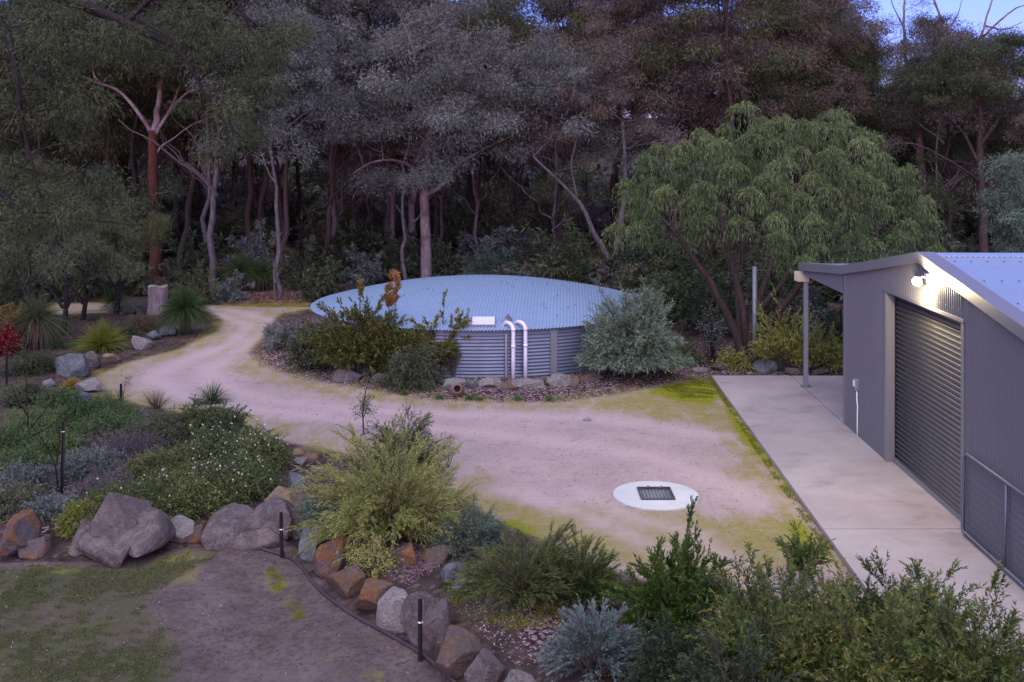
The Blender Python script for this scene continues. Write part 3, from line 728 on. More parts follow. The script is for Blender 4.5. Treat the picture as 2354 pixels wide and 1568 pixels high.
rocks = [  # centre x, foot y, width, height on the photograph; depth factor; stone; label
 (52, 1282, 150, 92, .9, R_RUST, 'rust and grey rounded boulder cut by the left picture edge'),
 (262, 1288, 275, 146, .8, R_GREY, 'huge jagged purple grey boulder, largest of the rock row'),
 (408, 1246, 105, 62, .9, R_PALE, 'pale grey boulder leaning against the huge jagged boulder'),
 (452, 1250, 58, 44, 1, R_RUST, 'small rusty wedge of rock between two wide boulders'),
 (582, 1262, 240, 100, .7, R_GREY, 'wide flat layered boulder between the rusty wedge and a black picket'),
 (684, 1250, 62, 84, 1.1, R_BROWN, 'upright brown boulder right beside the black picket'),
 (716, 1296, 64, 84, 1, R_BLUE, 'dark grey upright boulder, second of the curved row from the picket'),
 (768, 1326, 102, 98, 1, R_RUST, 'rusty sided boulder below the pale feathery shrub'),
 (805, 1382, 110, 100, 1, R_BROWN, 'rounded brown boulder below the rusty sided one'),
 (855, 1412, 104, 92, 1, R_RUST, 'round brown boulder with an orange side in the curved row'),
 (912, 1458, 104, 98, 1, R_PALE, 'whitish lichen streaked boulder, palest of the curved row'),
 (976, 1492, 128, 110, 1, R_GREY, 'flat topped pinkish brown boulder behind the near black picket'),
 (1048, 1560, 116, 116, 1, R_BROWN, 'blocky brown boulder just right of the near black picket'),
 (1118, 1590, 110, 98, 1, R_GREY, 'dark purple angular boulder near the lower picture edge'),
 (1192, 1606, 116, 64, 1, R_PALE, 'pale striped boulder at the lower picture edge'),
 (1036, 1342, 74, 48, .8, R_BLUE, 'flat blue grey stone slab lying by the dark mulch'),
 (1066, 1362, 60, 36, .8, R_BLUE, 'small blue grey stone slab beside the larger slab'),
 (1142, 1386, 62, 46, .9, R_GREY, 'angular brownish stone at the foot of the rosemary shrub'),
 (930, 1302, 74, 52, 1, R_RUST, 'reddish stone under the pale feathery shrub'),
 (1000, 1300, 80, 34, 1, R_BROWN, 'low brown stone between the feathery shrub and the slabs'),
 (684, 1056, 30, 26, 1, R_ORANGE, 'pinkish stone nearest the flowering shrub on the small heap'),
 (712, 1066, 38, 24, 1, R_ORANGE, 'flattish pinkish stone of the small heap by the driveway'),
 (690, 1074, 34, 18, 1, R_PALE, 'pale stone at the foot of the small heap by the driveway'),
 (678, 1112, 56, 22, 1.2, R_BLUE, 'grey flat stepping stone between two shrubs'),
 (645, 1182, 118, 56, 1.2, R_ORANGE, 'broad flat sandstone tread stepping up behind the rock row'),
 (1040, 898, 62, 32, .8, R_PALE, 'pale boulder directly behind the clay pot by the tank'),
 (1082, 896, 38, 26, .8, R_BLUE, 'small dark grey boulder beside the clay pot by the tank'),
 (1127, 896, 62, 28, .8, R_PALE, 'pinkish rounded boulder left of the white tank pipes'),
 (1170, 900, 40, 22, .8, R_BROWN, 'low brown stone at the foot of the white tank pipes'),
 (1218, 898, 92, 30, .8, R_PALE, 'long pale grey boulder right below the white tank pipes'),
 (1284, 890, 62, 30, .8, R_PALE, 'pale boulder below the wide steel strap of the tank'),
 (1322, 884, 44, 16, .9, R_RUST, 'small rusty stone right of the tank strap'),
 (1362, 878, 56, 14, .9, R_RUST, 'low rust red stone near the round bluish shrub'),
 (795, 872, 80, 26, .7, R_GREY, 'low grey stone under the bronze shrub beside the tank'),
 (870, 878, 66, 22, .7, R_GREY, 'low stone partly under the dark green shrub by the tank'),
 (165, 872, 105, 58, .8, R_BLUE, 'large blue grey slab rock on the left garden bank'),
 (212, 850, 60, 42, .8, R_GREY, 'rounded purple grey rock above the large slab rock'),
 (195, 906, 64, 32, .9, R_PALE, 'pale rock below the large blue grey slab rock'),
 (176, 930, 70, 24, .9, R_BLUE, 'flat grey rock sunk in the green ground cover'),
 (208, 890, 34, 20, .9, R_PALE, 'small pale stone behind the pale bank rock'),
 (247, 836, 46, 28, .9, R_ORANGE, 'orange rock half hidden by the green grass tree tuft'),
 (318, 806, 52, 34, .9, R_PALE, 'pinkish weathered rock beside the driveway bend'),
 (352, 784, 40, 24, .9, R_BLUE, 'small blue grey rock between the pinkish rock and grass tree'),
 (386, 776, 44, 26, .9, R_BLUE, 'blue grey rock nearest the grass tree trunk'),
 (110, 892, 40, 22, .9, R_PALE, 'pale rock on the bank left of the yellow tuft'),
 (1752, 858, 82, 30, .8, R_BLUE, 'flat blue grey boulder at the foot of the steel pole'),
 (1826, 866, 60, 22, .8, R_BROWN, 'low brown stone behind the veranda post'),
 (1890, 864, 48, 18, .8, R_BROWN, 'low brown stone beside the shed corner and yellow shrub'),
 (1612, 856, 40, 16, .9, R_PALE, 'small pale stone left of the thin sapling'),
 (1655, 854, 44, 18, .9, R_GREY, 'small greyish stone right of the thin sapling'),
 (1350, 968, 22, 9, 1, R_PALE, 'lone pale cobble lying out on the driveway'),
 (30, 1600, 10, 6, 1, R_PALE, None),
]
for i, (x, y, w, h, dp, mt, lab) in enumerate(rocks):
    if lab is None: continue
    p = GT(x, y - h * .12); k = p[1] / FV; sx, sz = w * k / 2, h * k * .93
    big = w > 90
    me = rock_mesh(100 + i, (sx, sx * dp, sz * .69), mt, (5 if w > 80 and y > 1150 else 4) if w > 45 else 3, 17 if big else 12)
    o = part('boulder' if w > 45 else 'stone', me, loc=(p[0], p[1] + sx * dp * .35, p[2] + sz * .29), rot=(0, 0, (i * 1.7 % .8) - .4))
    tag(o, lab, 'boulder' if w > 45 else 'stone')
# two pebbles on the grate
for x, y in ((1490, 1131), (1519, 1132)):
    p = G(x, y); o = part('pebble', rock_mesh(7 + x, (.032, .028, .02), R_ORANGE, 2), loc=(p[0], p[1], dz_ + .057))
    tag(o, 'tan pebble on the drain grate, nearer its left end' if x < 1500 else 'tan pebble on the drain grate, nearer its right end', 'pebble')
# tree mushrooms-like pale pebbles beside the round boulder
for k, (x, y) in enumerate(((893, 1352), (908, 1356), (921, 1354))):
    p = GT(x, y); o = part('pebble', rock_mesh(70 + k, (.03, .03, .035), R_PALE, 2), loc=(p[0], p[1], p[2] + .02))
    tag(o, ['white pebble nearest the orange sided boulder at the mulch edge', 'middle white pebble of three above the palest boulder', 'white pebble right of the other two above the palest boulder'][k], 'pebble')

# clay pot lying on its side
p = GT(1050, 902); pot = thing('clay_pot', 'terracotta pot lying on its side among the pale tank rocks', 'pot', (p[0], p[1], p[2] + .11), .1)
M_CLAY = paint('terracotta', (.2, .115, .09), .8, 0, .5, (.1, .07, .06), 9)
pr = [(.0, -.13), (.09, -.13), (.135, -.06), (.145, 0), (.125, .08), (.085, .12), (.095, .15), (.075, .152), (.065, .12), (.1, .06), (.11, 0)]
an = np.linspace(0, 2 * np.pi, 25)[:-1]
V = np.array([[r * math.cos(a), -z, r * math.sin(a)] for r, z in pr for a in an]); i = np.arange(len(V)).reshape(len(pr), 24)
Fq = np.stack([i[:-1], np.roll(i[:-1], -1, 1), np.roll(i[1:], -1, 1), i[1:]], -1).reshape(-1, 4)
part('pot_body', mesh_np('pot_body', V, Fq, M_CLAY, True), pot, rot=(math.radians(-22), 0, 0))
part('pot_shade_disc', MB().tube([(0, -.02, 0), (0, -.04, 0)], .10, 16).mesh('pot_shade_disc', M_DARK), pot, rot=(math.radians(-22), 0, 0))  # near-black disc stands for the shade inside the pot

# ------------------------------------------------------------------ steel pole, pickets, edging
p = G(1734, 842); pole = thing('steel_pole', 'round galvanised pole rising behind the apron from leafy plants', 'pole', (p[0], p[1], 0))
part('shaft', MB().tube([(0, 0, -.1), (0, 0, 2.33)], .055, 16).mesh('shaft', M_GALV, True), pole)
part('arm', MB().tube([(0, 0, 2.24), (.2, 0, 2.25), (.27, 0, 2.21)], .006, 6).mesh('arm', M_GALV), pole)
def picket(x, y, ytop, lab, bands=(), lean=0.0):
    p = GT(x, y); h = (y - ytop) * p[1] / FV
    t = thing('fence_picket', lab, 'picket', tuple(p), .5 + x, 'black steel pickets standing in the garden'); t.rotation_euler[1] = lean
    m = MB(); w = .026
    for a in (0, 2.09, 4.19):
        c, s = math.cos(a), math.sin(a)
        m.prism([(-s * .004, c * .004, -.2), (s * .004, -c * .004, -.2), (c * w + s * .004, s * w - c * .004, -.2), (c * w - s * .004, s * w + c * .004, -.2)], (0, 0, 0), (0, 0, h + .2))
    part('stake', m.mesh('stake', M_BLACK), t)
    for b in bands: part('insulator', MB().tube([(0, 0, h * b), (0, 0, h * b + .008)], .027, 10).mesh('insulator', M_WHITE), t)
    m = MB().box((.022, 0, .05), (.03, .03, .06)); part('foot_clip', m.mesh('foot_clip', M_BLACK, bevel=.004), t)
picket(142, 1137, 966, 'tall black picket in the left garden beside a forked bare stem', (.86,), -.03)
picket(648, 1282, 1176, 'black picket behind the bare path, right of the flat layered boulder', (.62,), -.03)
picket(966, 1518, 1376, 'nearest black picket with a white band against the curved boulder row', (.62,))
picket(278, 937, 884, 'short black picket beside a thin shoot at the driveway bend', ())
picket(16, 890, 800, 'black picket at the left picture edge below red foliage', ())
picket(1932, 848, 712, 'distant black picket seen through the gap beside the shed corner', ())
M_EDGE = paint('brown_edging', (.05, .03, .035), .6, 0, .3)
eg = [GT(x, y) for x, y in [(560, 1252), (612, 1268), (668, 1284), (694, 1308), (716, 1340), (752, 1376), (812, 1418), (890, 1460), (975, 1508), (1035, 1560), (1085, 1612), (1140, 1680)]]
eg = [np.array(q) + (0, 0, .02) for q in eg]
tt = np.linspace(0, len(eg) - 1, 60); ei = np.array(eg); cs = np.stack([np.interp(tt, range(len(eg)), ei[:, k]) for k in range(3)], 1)
for _ in range(3): cs[1:-1] = (cs[:-2] + cs[1:-1] * 2 + cs[2:]) / 4
o = part('garden_edging', MB().tube(cs, .02, 8).mesh('garden_edging', M_EDGE, True)); tag(o, 'dark brown pipe edging curving along the boulder row and bare path', 'edging')
# weathered stump
p = GT(362, 722); sr = .29
stump = thing('tree_stump', 'weathered pale grey tree stump beside the grass tree', 'stump', tuple(p))
M_STUMP = bark('stump_wood', (.12, .095, .09), (.34, .29, .28), 9, 5, .05)
zt = np.linspace(-.1, .86, 9); an = np.linspace(0, 2 * np.pi, 41)[:-1]; rs = np.random.default_rng(3)
rad = sr * (1 + .05 * np.sin(an * 7) + .03 * np.sin(an * 13 + 1) + .02 * rs.normal(size=40))
V = np.array([[rad[j] * (1.12 - .12 * min(1, max(0, z) / .3)) * math.cos(a), rad[j] * (1.12 - .12 * min(1, max(0, z) / .3)) * math.sin(a), z + (.03 * math.sin(a * 3) if z > .8 else 0)] for z in zt for j, a in enumerate(an)])
i = np.arange(len(V)).reshape(9, 40); Fq = np.stack([i[:-1], np.roll(i[:-1], -1, 1), np.roll(i[1:], -1, 1), i[1:]], -1).reshape(-1, 4)
part('stump_side', mesh_np('stump_side', V, Fq, M_STUMP, False), stump)
m = MB(); m.add([tuple(v) for v in V[-40:]] + [(0, 0, .85)], [(k, (k + 1) % 40, 40) for k in range(40)]); part('cut_face', m.mesh('cut_face', paint('cut_wood', (.36, .31, .29), .9, 0, .5)), stump)

# ------------------------------------------------------------------ plant generators
GROW, THICK = 1.22, 1.13
def shrub_meshes(seed, w, d, h, mf, mb, stems=40, twigs=14, leaves=14, L=.04, Wd=.012, up=.6, droop=.1, spread=.8, twl=.28, t0=.3, lump=.25, base=.12, splay=1.0, wood_r=.008, floor=.04, spiky=0.0, flower=None):
    """stems fan out of the base to an uneven dome; twigs carry the leaves; returns wood, foliage (and flowers)"""
    r = np.random.default_rng(seed)
    far = 200 < seed < 220 or seed < 100                    # seen from 24 m and more: fewer, larger leaves
    w *= GROW; d *= GROW; h *= GROW; k_ = THICK * (.8 if far else 1); n = stems = int(stems * k_); leaves = int(leaves * THICK * (.75 if far else 1)); L = L * (1.45 if far else 1.26); Wd = Wd * (1.8 if far else 1.55)
    u = r.uniform(0, 1, n) ** .6; a = r.uniform(0, 2 * np.pi, n); el = np.arccos(np.clip(1 - u * splay, -.15, 1))
    dr = np.stack([np.sin(el) * np.cos(a), np.sin(el) * np.sin(a), np.cos(el)], 1)
    lob = 1 - lump * (.5 + .5 * np.sin(3 * a + seed) * np.sin(4 * el + seed * 2)) - r.uniform(0, lump, n) + spiky * (r.uniform(0, 1, n) ** 4)
    tip = dr * np.array([w / 2, d / 2, h]) * lob[:, None]; tip[:, 2] = np.maximum(tip[:, 2], floor)
    ba = np.stack([r.normal(0, base * w * .3, n), r.normal(0, base * d * .3, n), np.full(n, -.04)], 1)
    ct = ba * .5 + tip * .5; ct[:, :2] *= .75; ct[:, 2] += h * .16; ct += r.normal(0, .04 * w, (n, 3))
    st = bez(ba, ct, tip, 9)
    rad = np.linspace(1, .25, 9)[None] * wood_r * (.6 + .8 * r.uniform(0, 1, n))[:, None]
    parts = [tubes(st[:, ::2], rad[:, ::2], 4 if n < 60 else 3)]
    m = n * twigs; si = np.repeat(np.arange(n), twigs); t = r.uniform(t0, 1, m); fi = t * 8; i0 = np.minimum(fi.astype(int), 7); f = (fi - i0)[:, None]
    p0 = st[si, i0] * (1 - f) + st[si, i0 + 1] * f; tg = nrm(st[si, i0 + 1] - st[si, i0])
    td = nrm(tg * up + rdir(m, r) * spread + np.array([0, 0, .25 * up])); ln = twl * (1.15 - .5 * t) * r.uniform(.5, 1.2, m)
    p2 = p0 + td * ln[:, None]; p2[:, 2] -= droop * ln * .5; p2[:, 2] = np.maximum(p2[:, 2], .01)
    pc = p0 + td * ln[:, None] * .5; pc[:, 2] += ln * .08
    tw = bez(p0, pc, p2, 4); tv = tw[::2 if m > 700 else 1][:, [0, 3] if m > 700 else [0, 1, 3]]; parts.append(tubes(tv, np.linspace(1, .4, tv.shape[1])[None] * np.full((len(tv), 1), wood_r * .36), 3))
    V, Fq = join(parts); wood = mesh_np('stems', V, Fq, mb, True)
    q = m * leaves; ti = np.repeat(np.arange(m), leaves); s = np.tile((np.arange(leaves) + .5) / leaves, m) + r.normal(0, .03, q); s = np.clip(s, .05, 1)
    g = s * 3; j0 = np.minimum(g.astype(int), 2); gf = (g - j0)[:, None]
    lp = tw[ti, j0] * (1 - gf) + tw[ti, j0 + 1] * gf; lt = nrm(tw[ti, j0 + 1] - tw[ti, j0])
    ld_ = nrm(lt * up * 1.1 + rdir(q, r) * .75 + np.array([0, 0, -droop]))
    V, Fq = leafq(lp, ld_, L * r.uniform(.6, 1.25, q), Wd * r.uniform(.7, 1.2, q), r)
    tone = np.clip(.5 + .22 * r.normal(size=n)[si][ti] * .6 + .16 * r.normal(size=m)[ti] + .12 * r.normal(size=q) + .3 * (s - .5) * (t[ti]), 0, 1)
    fol = mesh_np('foliage', V, Fq, mf, False, fattr={'tone': tone})
    if not flower: return wood, fol
    k = flower['n']; pk = r.choice(m, k, p=(lambda z: z / z.sum())(np.maximum(tw[:, -1, 2], .01) ** 2)); fs = flower['size']
    P_, N_, Fs = [], [], []
    c = tw[pk, -1] + rdir(k, r) * .01 + np.array([0, 0, .02])
    parts = []
    for e in range(6): parts.append(leafq(c, nrm(rdir(k, r) + np.array([0, 0, .3])), fs * .6, fs * .5, r, 0))
    V, Fq = join(parts)
    return wood, fol, mesh_np('flowers', V, Fq, flower['mat'])

def plant(name, label, cat, x, y, meshes, group=None, rz=0.0, z0=None, loc=None, scale=None):
    p = GT(x, y) if loc is None else np.array(loc)
    o = thing(name, label, cat, tuple(p), rz, group, scale)
    part('stems', meshes[0], o); part('foliage', meshes[1], o)
    if len(meshes) > 2: part('flowers', meshes[2], o, kind='stuff')
    return o

def tuft_meshes(seed, n, L, Wd, mf, spread=.5, droop=.5, base=.08, lift=0.0, seg=5, up=1.0):
    """arching strap leaves from one crown"""
    r = np.random.default_rng(seed); a = r.uniform(0, 2 * np.pi, n); el = r.uniform(0, 1, n) ** .8 * spread * np.pi / 2 * 1.25
    dr = np.stack([np.sin(el) * np.cos(a), np.sin(el) * np.sin(a), np.cos(el) * up], 1)
    ln = L * r.uniform(.7, 1.1, n); t = np.linspace(0, 1, seg)
    p = dr[:, None] * (ln[:, None] * t[None])[..., None] + np.stack([np.cos(a) * base * r.uniform(0, 1, n), np.sin(a) * base * r.uniform(0, 1, n), np.full(n, lift)], 1)[:, None]
    p[:, :, 2] -= droop * (ln[:, None] * t[None] ** 2.2) * (.35 + .65 * np.sin(el))[:, None]
    s = nrm(np.cross(dr, rdir(n, r)))[:, None] * (Wd / 2 * np.array([.8, 1, .9, .6, .08])[None, :, None])
    V = np.stack([p - s, p + s], 2).reshape(-1, 3); i = np.arange(n * seg * 2).reshape(n, seg, 2)
    Fq = np.stack([i[:, :-1, 0], i[:, :-1, 1], i[:, 1:, 1], i[:, 1:, 0]], -1).reshape(-1, 4)
    tone = np.repeat(np.clip(.5 + .25 * r.normal(size=n), 0, 1), seg - 1)
    return mesh_np('leaves', V, Fq, mf, True, fattr={'tone': tone})

class Tree:
    """limbs given as polylines (local metres) and clumps of leaves that draw their own limbs"""
    def __init__(s, seed): s.r = np.random.default_rng(seed); s.wood = []; s.sk = []; s.leaf = []; s.tone = []; s.skr = []
    def limb(s, pts, r0, r1, sides=9, k=14, wob=.04, sk=True):
        pts = np.array(pts, float); t = np.linspace(0, len(pts) - 1, k)
        c = np.stack([np.interp(t, range(len(pts)), pts[:, j]) for j in range(3)], 1)
        for _ in range(2): c[1:-1] = (c[:-2] + 2 * c[1:-1] + c[2:]) / 4
        L_ = np.linalg.norm(pts[-1] - pts[0]); c[1:-1] += s.r.normal(0, wob * L_ / k, (k - 2, 3))
        rr = r0 + (r1 - r0) * np.linspace(0, 1, k) ** .85
        s.wood.append(tubes(c[None], rr[None], sides))
        if sk: s.sk.append(c); s.skr.append(rr)
        return c
    def clumps(s, C, R, nleaf, L, Wd, style='gum', flat=.62, twig=9, droop=.5, limb_r=.035, auto=True, shell=.5, bend=.25):
        """C centres, R radii"""
        r = s.r; C = np.array(C, float); R = np.broadcast_to(np.asarray(R, float), (len(C),)); n = len(C)
        sk = np.vstack(s.sk) if s.sk else np.zeros((1, 3)); skr = np.concatenate(s.skr) if s.skr else np.array([.05])
        if auto:
            order = np.argsort([np.linalg.norm(sk - c, axis=1).min() for c in C]); SK, SR = sk, skr
            for c_ in order:                                # every new limb may start from a limb grown before it
                c = C[c_]; dv = c - SK; ds = np.linalg.norm(dv, axis=1)
                cost = ds * (1 + .35 * (SR < .02)) + 1.2 * np.maximum(-dv[:, 2] + .1, 0) + np.where(SR < .012, .4, 0)
                q_ = int(cost.argmin()); p0 = SK[q_]; D = ds[q_]
                pc = p0 * .5 + c * .5 + np.array([0, 0, bend * D * r.uniform(-.3, .9)]) + r.normal(0, .09, 3) * D
                pa = bez(p0[None], pc[None], c[None], 8); r0 = min(SR[q_] * .75, limb_r * (.5 + .35 * D)); ra = np.linspace(r0, max(r0 * .4, .004), 8)
                s.wood.append(tubes(pa, ra[None], 5)); SK = np.vstack([SK, pa[0, 2:]]); SR = np.concatenate([SR, ra[2:]])
        k = twig * n; ci = np.repeat(np.arange(n), twig); d = rdir(k, r); d[:, 2] = np.abs(d[:, 2]) * (.9 if style != 'weep' else 1) - (.25 if style != 'weep' else 0)
        e = C[ci] + nrm(d) * (R[ci] * r.uniform(.6, 1, k))[:, None] * np.array([1, 1, flat])
        mid = (C[ci] + e) / 2 + r.normal(0, .1, (k, 3)) * R[ci][:, None]
        s.wood.append(tubes(bez(C[ci], mid, e, 3), np.linspace(1, .3, 3)[None] * np.full((k, 1), limb_r * .3), 3))
        if nleaf > 600: nleaf = int(nleaf * .78); L, Wd = L * 1.1, Wd * 1.16
        m = n * nleaf; ci = np.repeat(np.arange(n), nleaf); ct = r.normal(size=n)
        if style == 'weep':
            sl = 7; ns = max(1, nleaf // sl); m = n * ns; ci = np.repeat(np.arange(n), ns)
            a = r.uniform(0, 2 * np.pi, m); ou = np.stack([np.cos(a), np.sin(a), np.zeros(m)], 1); el = r.uniform(.1, 1.0, m)
            t = ((np.arange(sl) + r.uniform(0, .5, (m, 1))) / sl)[..., None]; Rm = R[ci][:, None, None]; fl = r.uniform(.75, 1.15, m)[:, None, None]
            pp = C[ci][:, None] + ou[:, None] * Rm * el[:, None, None] * t ** .7 + np.array([0, 0, 1.]) * Rm * (flat * .9 * np.sin(np.pi * np.minimum(t * .9, 1)) * (1.1 - .5 * el[:, None, None]) - 1.0 * fl * t ** 2.1)
            tan = nrm(np.gradient(pp, axis=1)).reshape(-1, 3); pp = pp.reshape(-1, 3) + r.normal(0, .012, (m * sl, 3)); tt = t.reshape(-1); cj = np.repeat(ci, sl)
            ld_ = nrm(tan + np.array([0, 0, -.35]) + rdir(len(pp), r) * .4)
            V, Fq = leafq(pp, ld_, L * r.uniform(.7, 1.2, len(pp)), Wd * r.uniform(.7, 1.2, len(pp)), r)
            tone = .55 + .12 * ct[cj] + .15 * np.repeat(r.normal(size=m), sl) + .08 * r.normal(size=len(pp)) - .25 * (tt - .4)  # light mop tops and shaded undersides put into the leaf tone
        else:
            d = rdir(m, r); rad = r.uniform(shell ** 3, 1, m) ** (1 / 3)
            sub_ = r.integers(0, twig, m); tip = e.reshape(n, twig, 3)[ci, sub_]
            p = C[ci] + d * (R[ci] * rad)[:, None] * np.array([1, 1, flat]); f = r.uniform(.35, .95, m)[:, None]
            p = p * (1 - f) + (tip + rdir(m, r) * (R[ci] * .3)[:, None]) * f
            out_ = nrm(p - C[ci])
            ld_ = nrm(out_ * .6 + rdir(m, r) * .8 + np.array([0, 0, -droop]))
            V, Fq = leafq(p, ld_, L * r.uniform(.6, 1.3, m), Wd * r.uniform(.7, 1.2, m), r)
            tone = .5 + .17 * ct[ci] + .17 * r.normal(size=n * twig)[ci * twig + sub_] + .2 * r.normal(size=m)
        s.leaf.append((V, Fq)); s.tone.append(np.clip(tone, 0, 1)); return s
    def meshes(s, mb, mf):
        V, Fq = join(s.wood); w = mesh_np('trunk', V, Fq, mb, True)
        if not s.leaf: return w, None
        V, Fq = join(s.leaf); return w, mesh_np('crown', V, Fq, mf, False, fattr={'tone': np.concatenate(s.tone)})

def tree(name, label, loc, me, group=None, cat='tree', rz=0.0, scale=None, mats=None):
    o = thing(name, label, cat, tuple(loc), rz, group, scale)
    t = part('trunk', me[0], o); c = part('crown', me[1], o) if me[1] else None
    for ob, mt in zip((t, c), mats or (None, None)):
        if mt and ob: ob.material_slots[0].link = 'OBJECT'; ob.material_slots[0].material = mt
    return o

def cloud(r, n, c, rad, zmin=None, shell=.35, top=1.0):
    """n clump centres in an ellipsoid, biased to its skin"""
    d = rdir(n, r); d[:, 2] = np.where(d[:, 2] < -.35, -d[:, 2], d[:, 2]); q = r.uniform(shell ** 3, 1, n) ** (1 / 3)
    return np.array(c) + d * q[:, None] * np.array(rad)

# ------------------------------------------------------------------ plant materials
B_GREY = bark('bark_grey', (.06, .052, .052), (.15, .13, .135), 5, 5, .02)
B_PALE = bark('bark_pink_grey', (.13, .105, .105), (.24, .19, .19), 3, 3, .015, (.11, .075, .07))
B_RED = bark('bark_red', (.022, .011, .009), (.17, .06, .036), 9, 9, .08, (.05, .026, .02))
B_BROWN = bark('bark_brown', (.03, .022, .02), (.085, .06, .05), 7, 6, .03)
B_DARK = bark('bark_dark', (.01, .008, .009), (.03, .024, .024), 6, 8, .02)
B_TWIG = bark('bark_twig', (.06, .05, .045), (.15, .125, .11), 4, 8, .01)
L_GUM = foliage('leaf_gum', (.034, .046, .024), (.135, .16, .085))
L_OLIVE = foliage('leaf_olive', (.034, .048, .02), (.125, .15, .06))
L_GREY = foliage('leaf_grey', (.065, .076, .066), (.21, .235, .205))
L_BROWN = foliage('leaf_brownish', (.065, .056, .05), (.19, .165, .14), .25, .6, (.17, .165, .08), .75)
L_DARK = foliage('leaf_dark', (.022, .036, .018), (.085, .11, .048))
L_WEEP = foliage('leaf_weeping', (.028, .054, .016), (.215, .29, .11), .3)
L_BLUE = foliage('leaf_blue', (.065, .105, .065), (.225, .31, .21), .25)
L_BLUEGREY = foliage('leaf_blue_grey', (.06, .09, .08), (.18, .235, .215), .2)
L_PALE = foliage('leaf_pale_feather', (.19, .21, .055), (.52, .56, .17), .4)
L_BRIGHT = foliage('leaf_bright', (.042, .075, .012), (.13, .2, .03), .3)
L_ROSE = foliage('leaf_rosemary', (.045, .065, .02), (.15, .19, .055), .2)
L_WISP = foliage('leaf_wispy', (.036, .062, .016), (.155, .21, .05), .3, .55, (.17, .15, .035), .86)
L_BRONZE = foliage('leaf_bronze', (.05, .066, .016), (.19, .20, .04), .3, .5, (.3, .2, .08), .88)
L_ORANGE = foliage('leaf_orange_tip', (.17, .11, .03), (.36, .24, .09), .3)
L_PINKTIP = foliage('leaf_pinkish_tip', (.18, .13, .09), (.36, .28, .2), .3)
L_RED = foliage('leaf_red', (.10, .018, .014), (.22, .04, .03), .3)
L_YELLOW = foliage('leaf_yellow_shrub', (.10, .125, .025), (.33, .37, .10), .35)
L_COVER = foliage('leaf_ground_cover', (.045, .09, .025), (.14, .22, .065), .25)
L_GRASSY = foliage('leaf_grass_tree', (.025, .055, .014), (.1, .155, .05), .2)
L_LIME = foliage('leaf_lime_tuft', (.07, .10, .01), (.2, .24, .04), .3)
L_SKIRT = foliage('leaf_dead_skirt', (.06, .035, .028), (.17, .10, .08), .2)
L_RUSH = foliage('leaf_rush', (.09, .075, .04), (.2, .16, .09), .2)
L_GOLD = foliage('leaf_gold_tuft', (.26, .16, .03), (.42, .3, .07), .3)
L_PURPLE = foliage('leaf_purple_twig', (.07, .055, .062), (.17, .14, .145), .2)
M_FLOWER = paint('white_petals', (.72, .7, .66), .6, 0, .05)

# ------------------------------------------------------------------ trees that stand out
def loc_of(b): return lambda x, y, dy=0.0: P(x, y, b[1] + dy) - np.array(b)

# pale gum right behind the tank
b = np.array([*G(980, 655)[:2], 0.]); q = loc_of(b); t = Tree(11)
t.limb([q(980, 700), q(979, 560), q(974, 450)], .23, .17, 11, wob=.01)
t.limb([q(974, 455), q(982, 380), q(985, 300), q(1010, 215), q(1045, 160), q(1070, 90, 1)], .17, .04, 9)
t.limb([q(975, 450), q(955, 385), q(905, 365, -.5), q(850, 372, -1), q(812, 400, -1)], .09, .015, 7)
t.limb([q(975, 452), q(1020, 428), q(1040, 385, .3), q(1085, 355, .5), q(1150, 325, 1), q(1200, 300, 1)], .11, .02, 7)
t.limb([q(985, 330), q(960, 310), q(910, 300, .8), q(870, 290, 1)], .05, .015, 6)
t.limb([q(990, 280), q(960, 200, -.5), q(955, 130, -1), q(930, 60, -1)], .07, .02, 6)
t.limb([q(1045, 165), q(1100, 160, .5), q(1150, 185, 1)], .04, .012, 6)
t.limb([q(1010, 215), q(1060, 130, 1), q(1080, 40, 1.2), q(1075, -40, 1.2)], .06, .02, 6)
r = t.r; C = []; R = []
for x, y, rx, ry, n in [(830, 300, 90, 60, 9), (900, 220, 90, 80, 12), (960, 120, 100, 90, 14), (1050, 60, 100, 90, 14), (1110, 170, 90, 80, 11), (1150, 270, 80, 60, 9), (1040, 270, 80, 60, 8), (920, 380, 90, 50, 7), (860, 420, 60, 40, 4), (1000, -30, 140, 60, 12), (800, 210, 60, 60, 5)]:
    for _ in range(n): C.append(q(x + r.normal() * rx * .55, y + r.normal() * ry * .55, r.normal() * 1.3)); R.append(r.uniform(.55, 1.0))
t.clumps(C, R, 760, .14, .03, 'gum', .8, 14, .25, .03)
tree('gum_tree', 'pale barked spreading gum tree directly behind the tank', b, t.meshes(B_PALE, L_GREY))

# red barked tree on the left with a long pale limb
b = np.array([*G(358, 668)[:2], 0.]); q = loc_of(b); t = Tree(12)
t.limb([q(358, 720), q(358, 560), q(352, 420), q(352, 300)], .25, .165, 12, wob=.02)
low = t.wood[:]; t.wood = []
t.limb([q(350, 310), q(338, 290), q(310, 245), q(270, 205), q(230, 192), q(198, 180)], .09, .04, 9)
t.limb([q(230, 192), q(215, 172), q(212, 145)], .05, .02, 6)
t.limb([q(354, 310), q(362, 255), q(370, 190, .5), q(395, 90, .8), (q(400, -60, 1))], .14, .05, 9)
t.limb([q(360, 305), q(385, 262), q(425, 215, -.5), q(470, 190, -1)], .075, .03, 8)
t.limb([q(362, 300), q(395, 250, .6), q(425, 160, 1), q(430, 60, 1)], .09, .03, 8)
t.limb([q(352, 365), q(372, 335), q(400, 318, -.4)], .06, .03, 7)
r = t.r; C = []; R = []
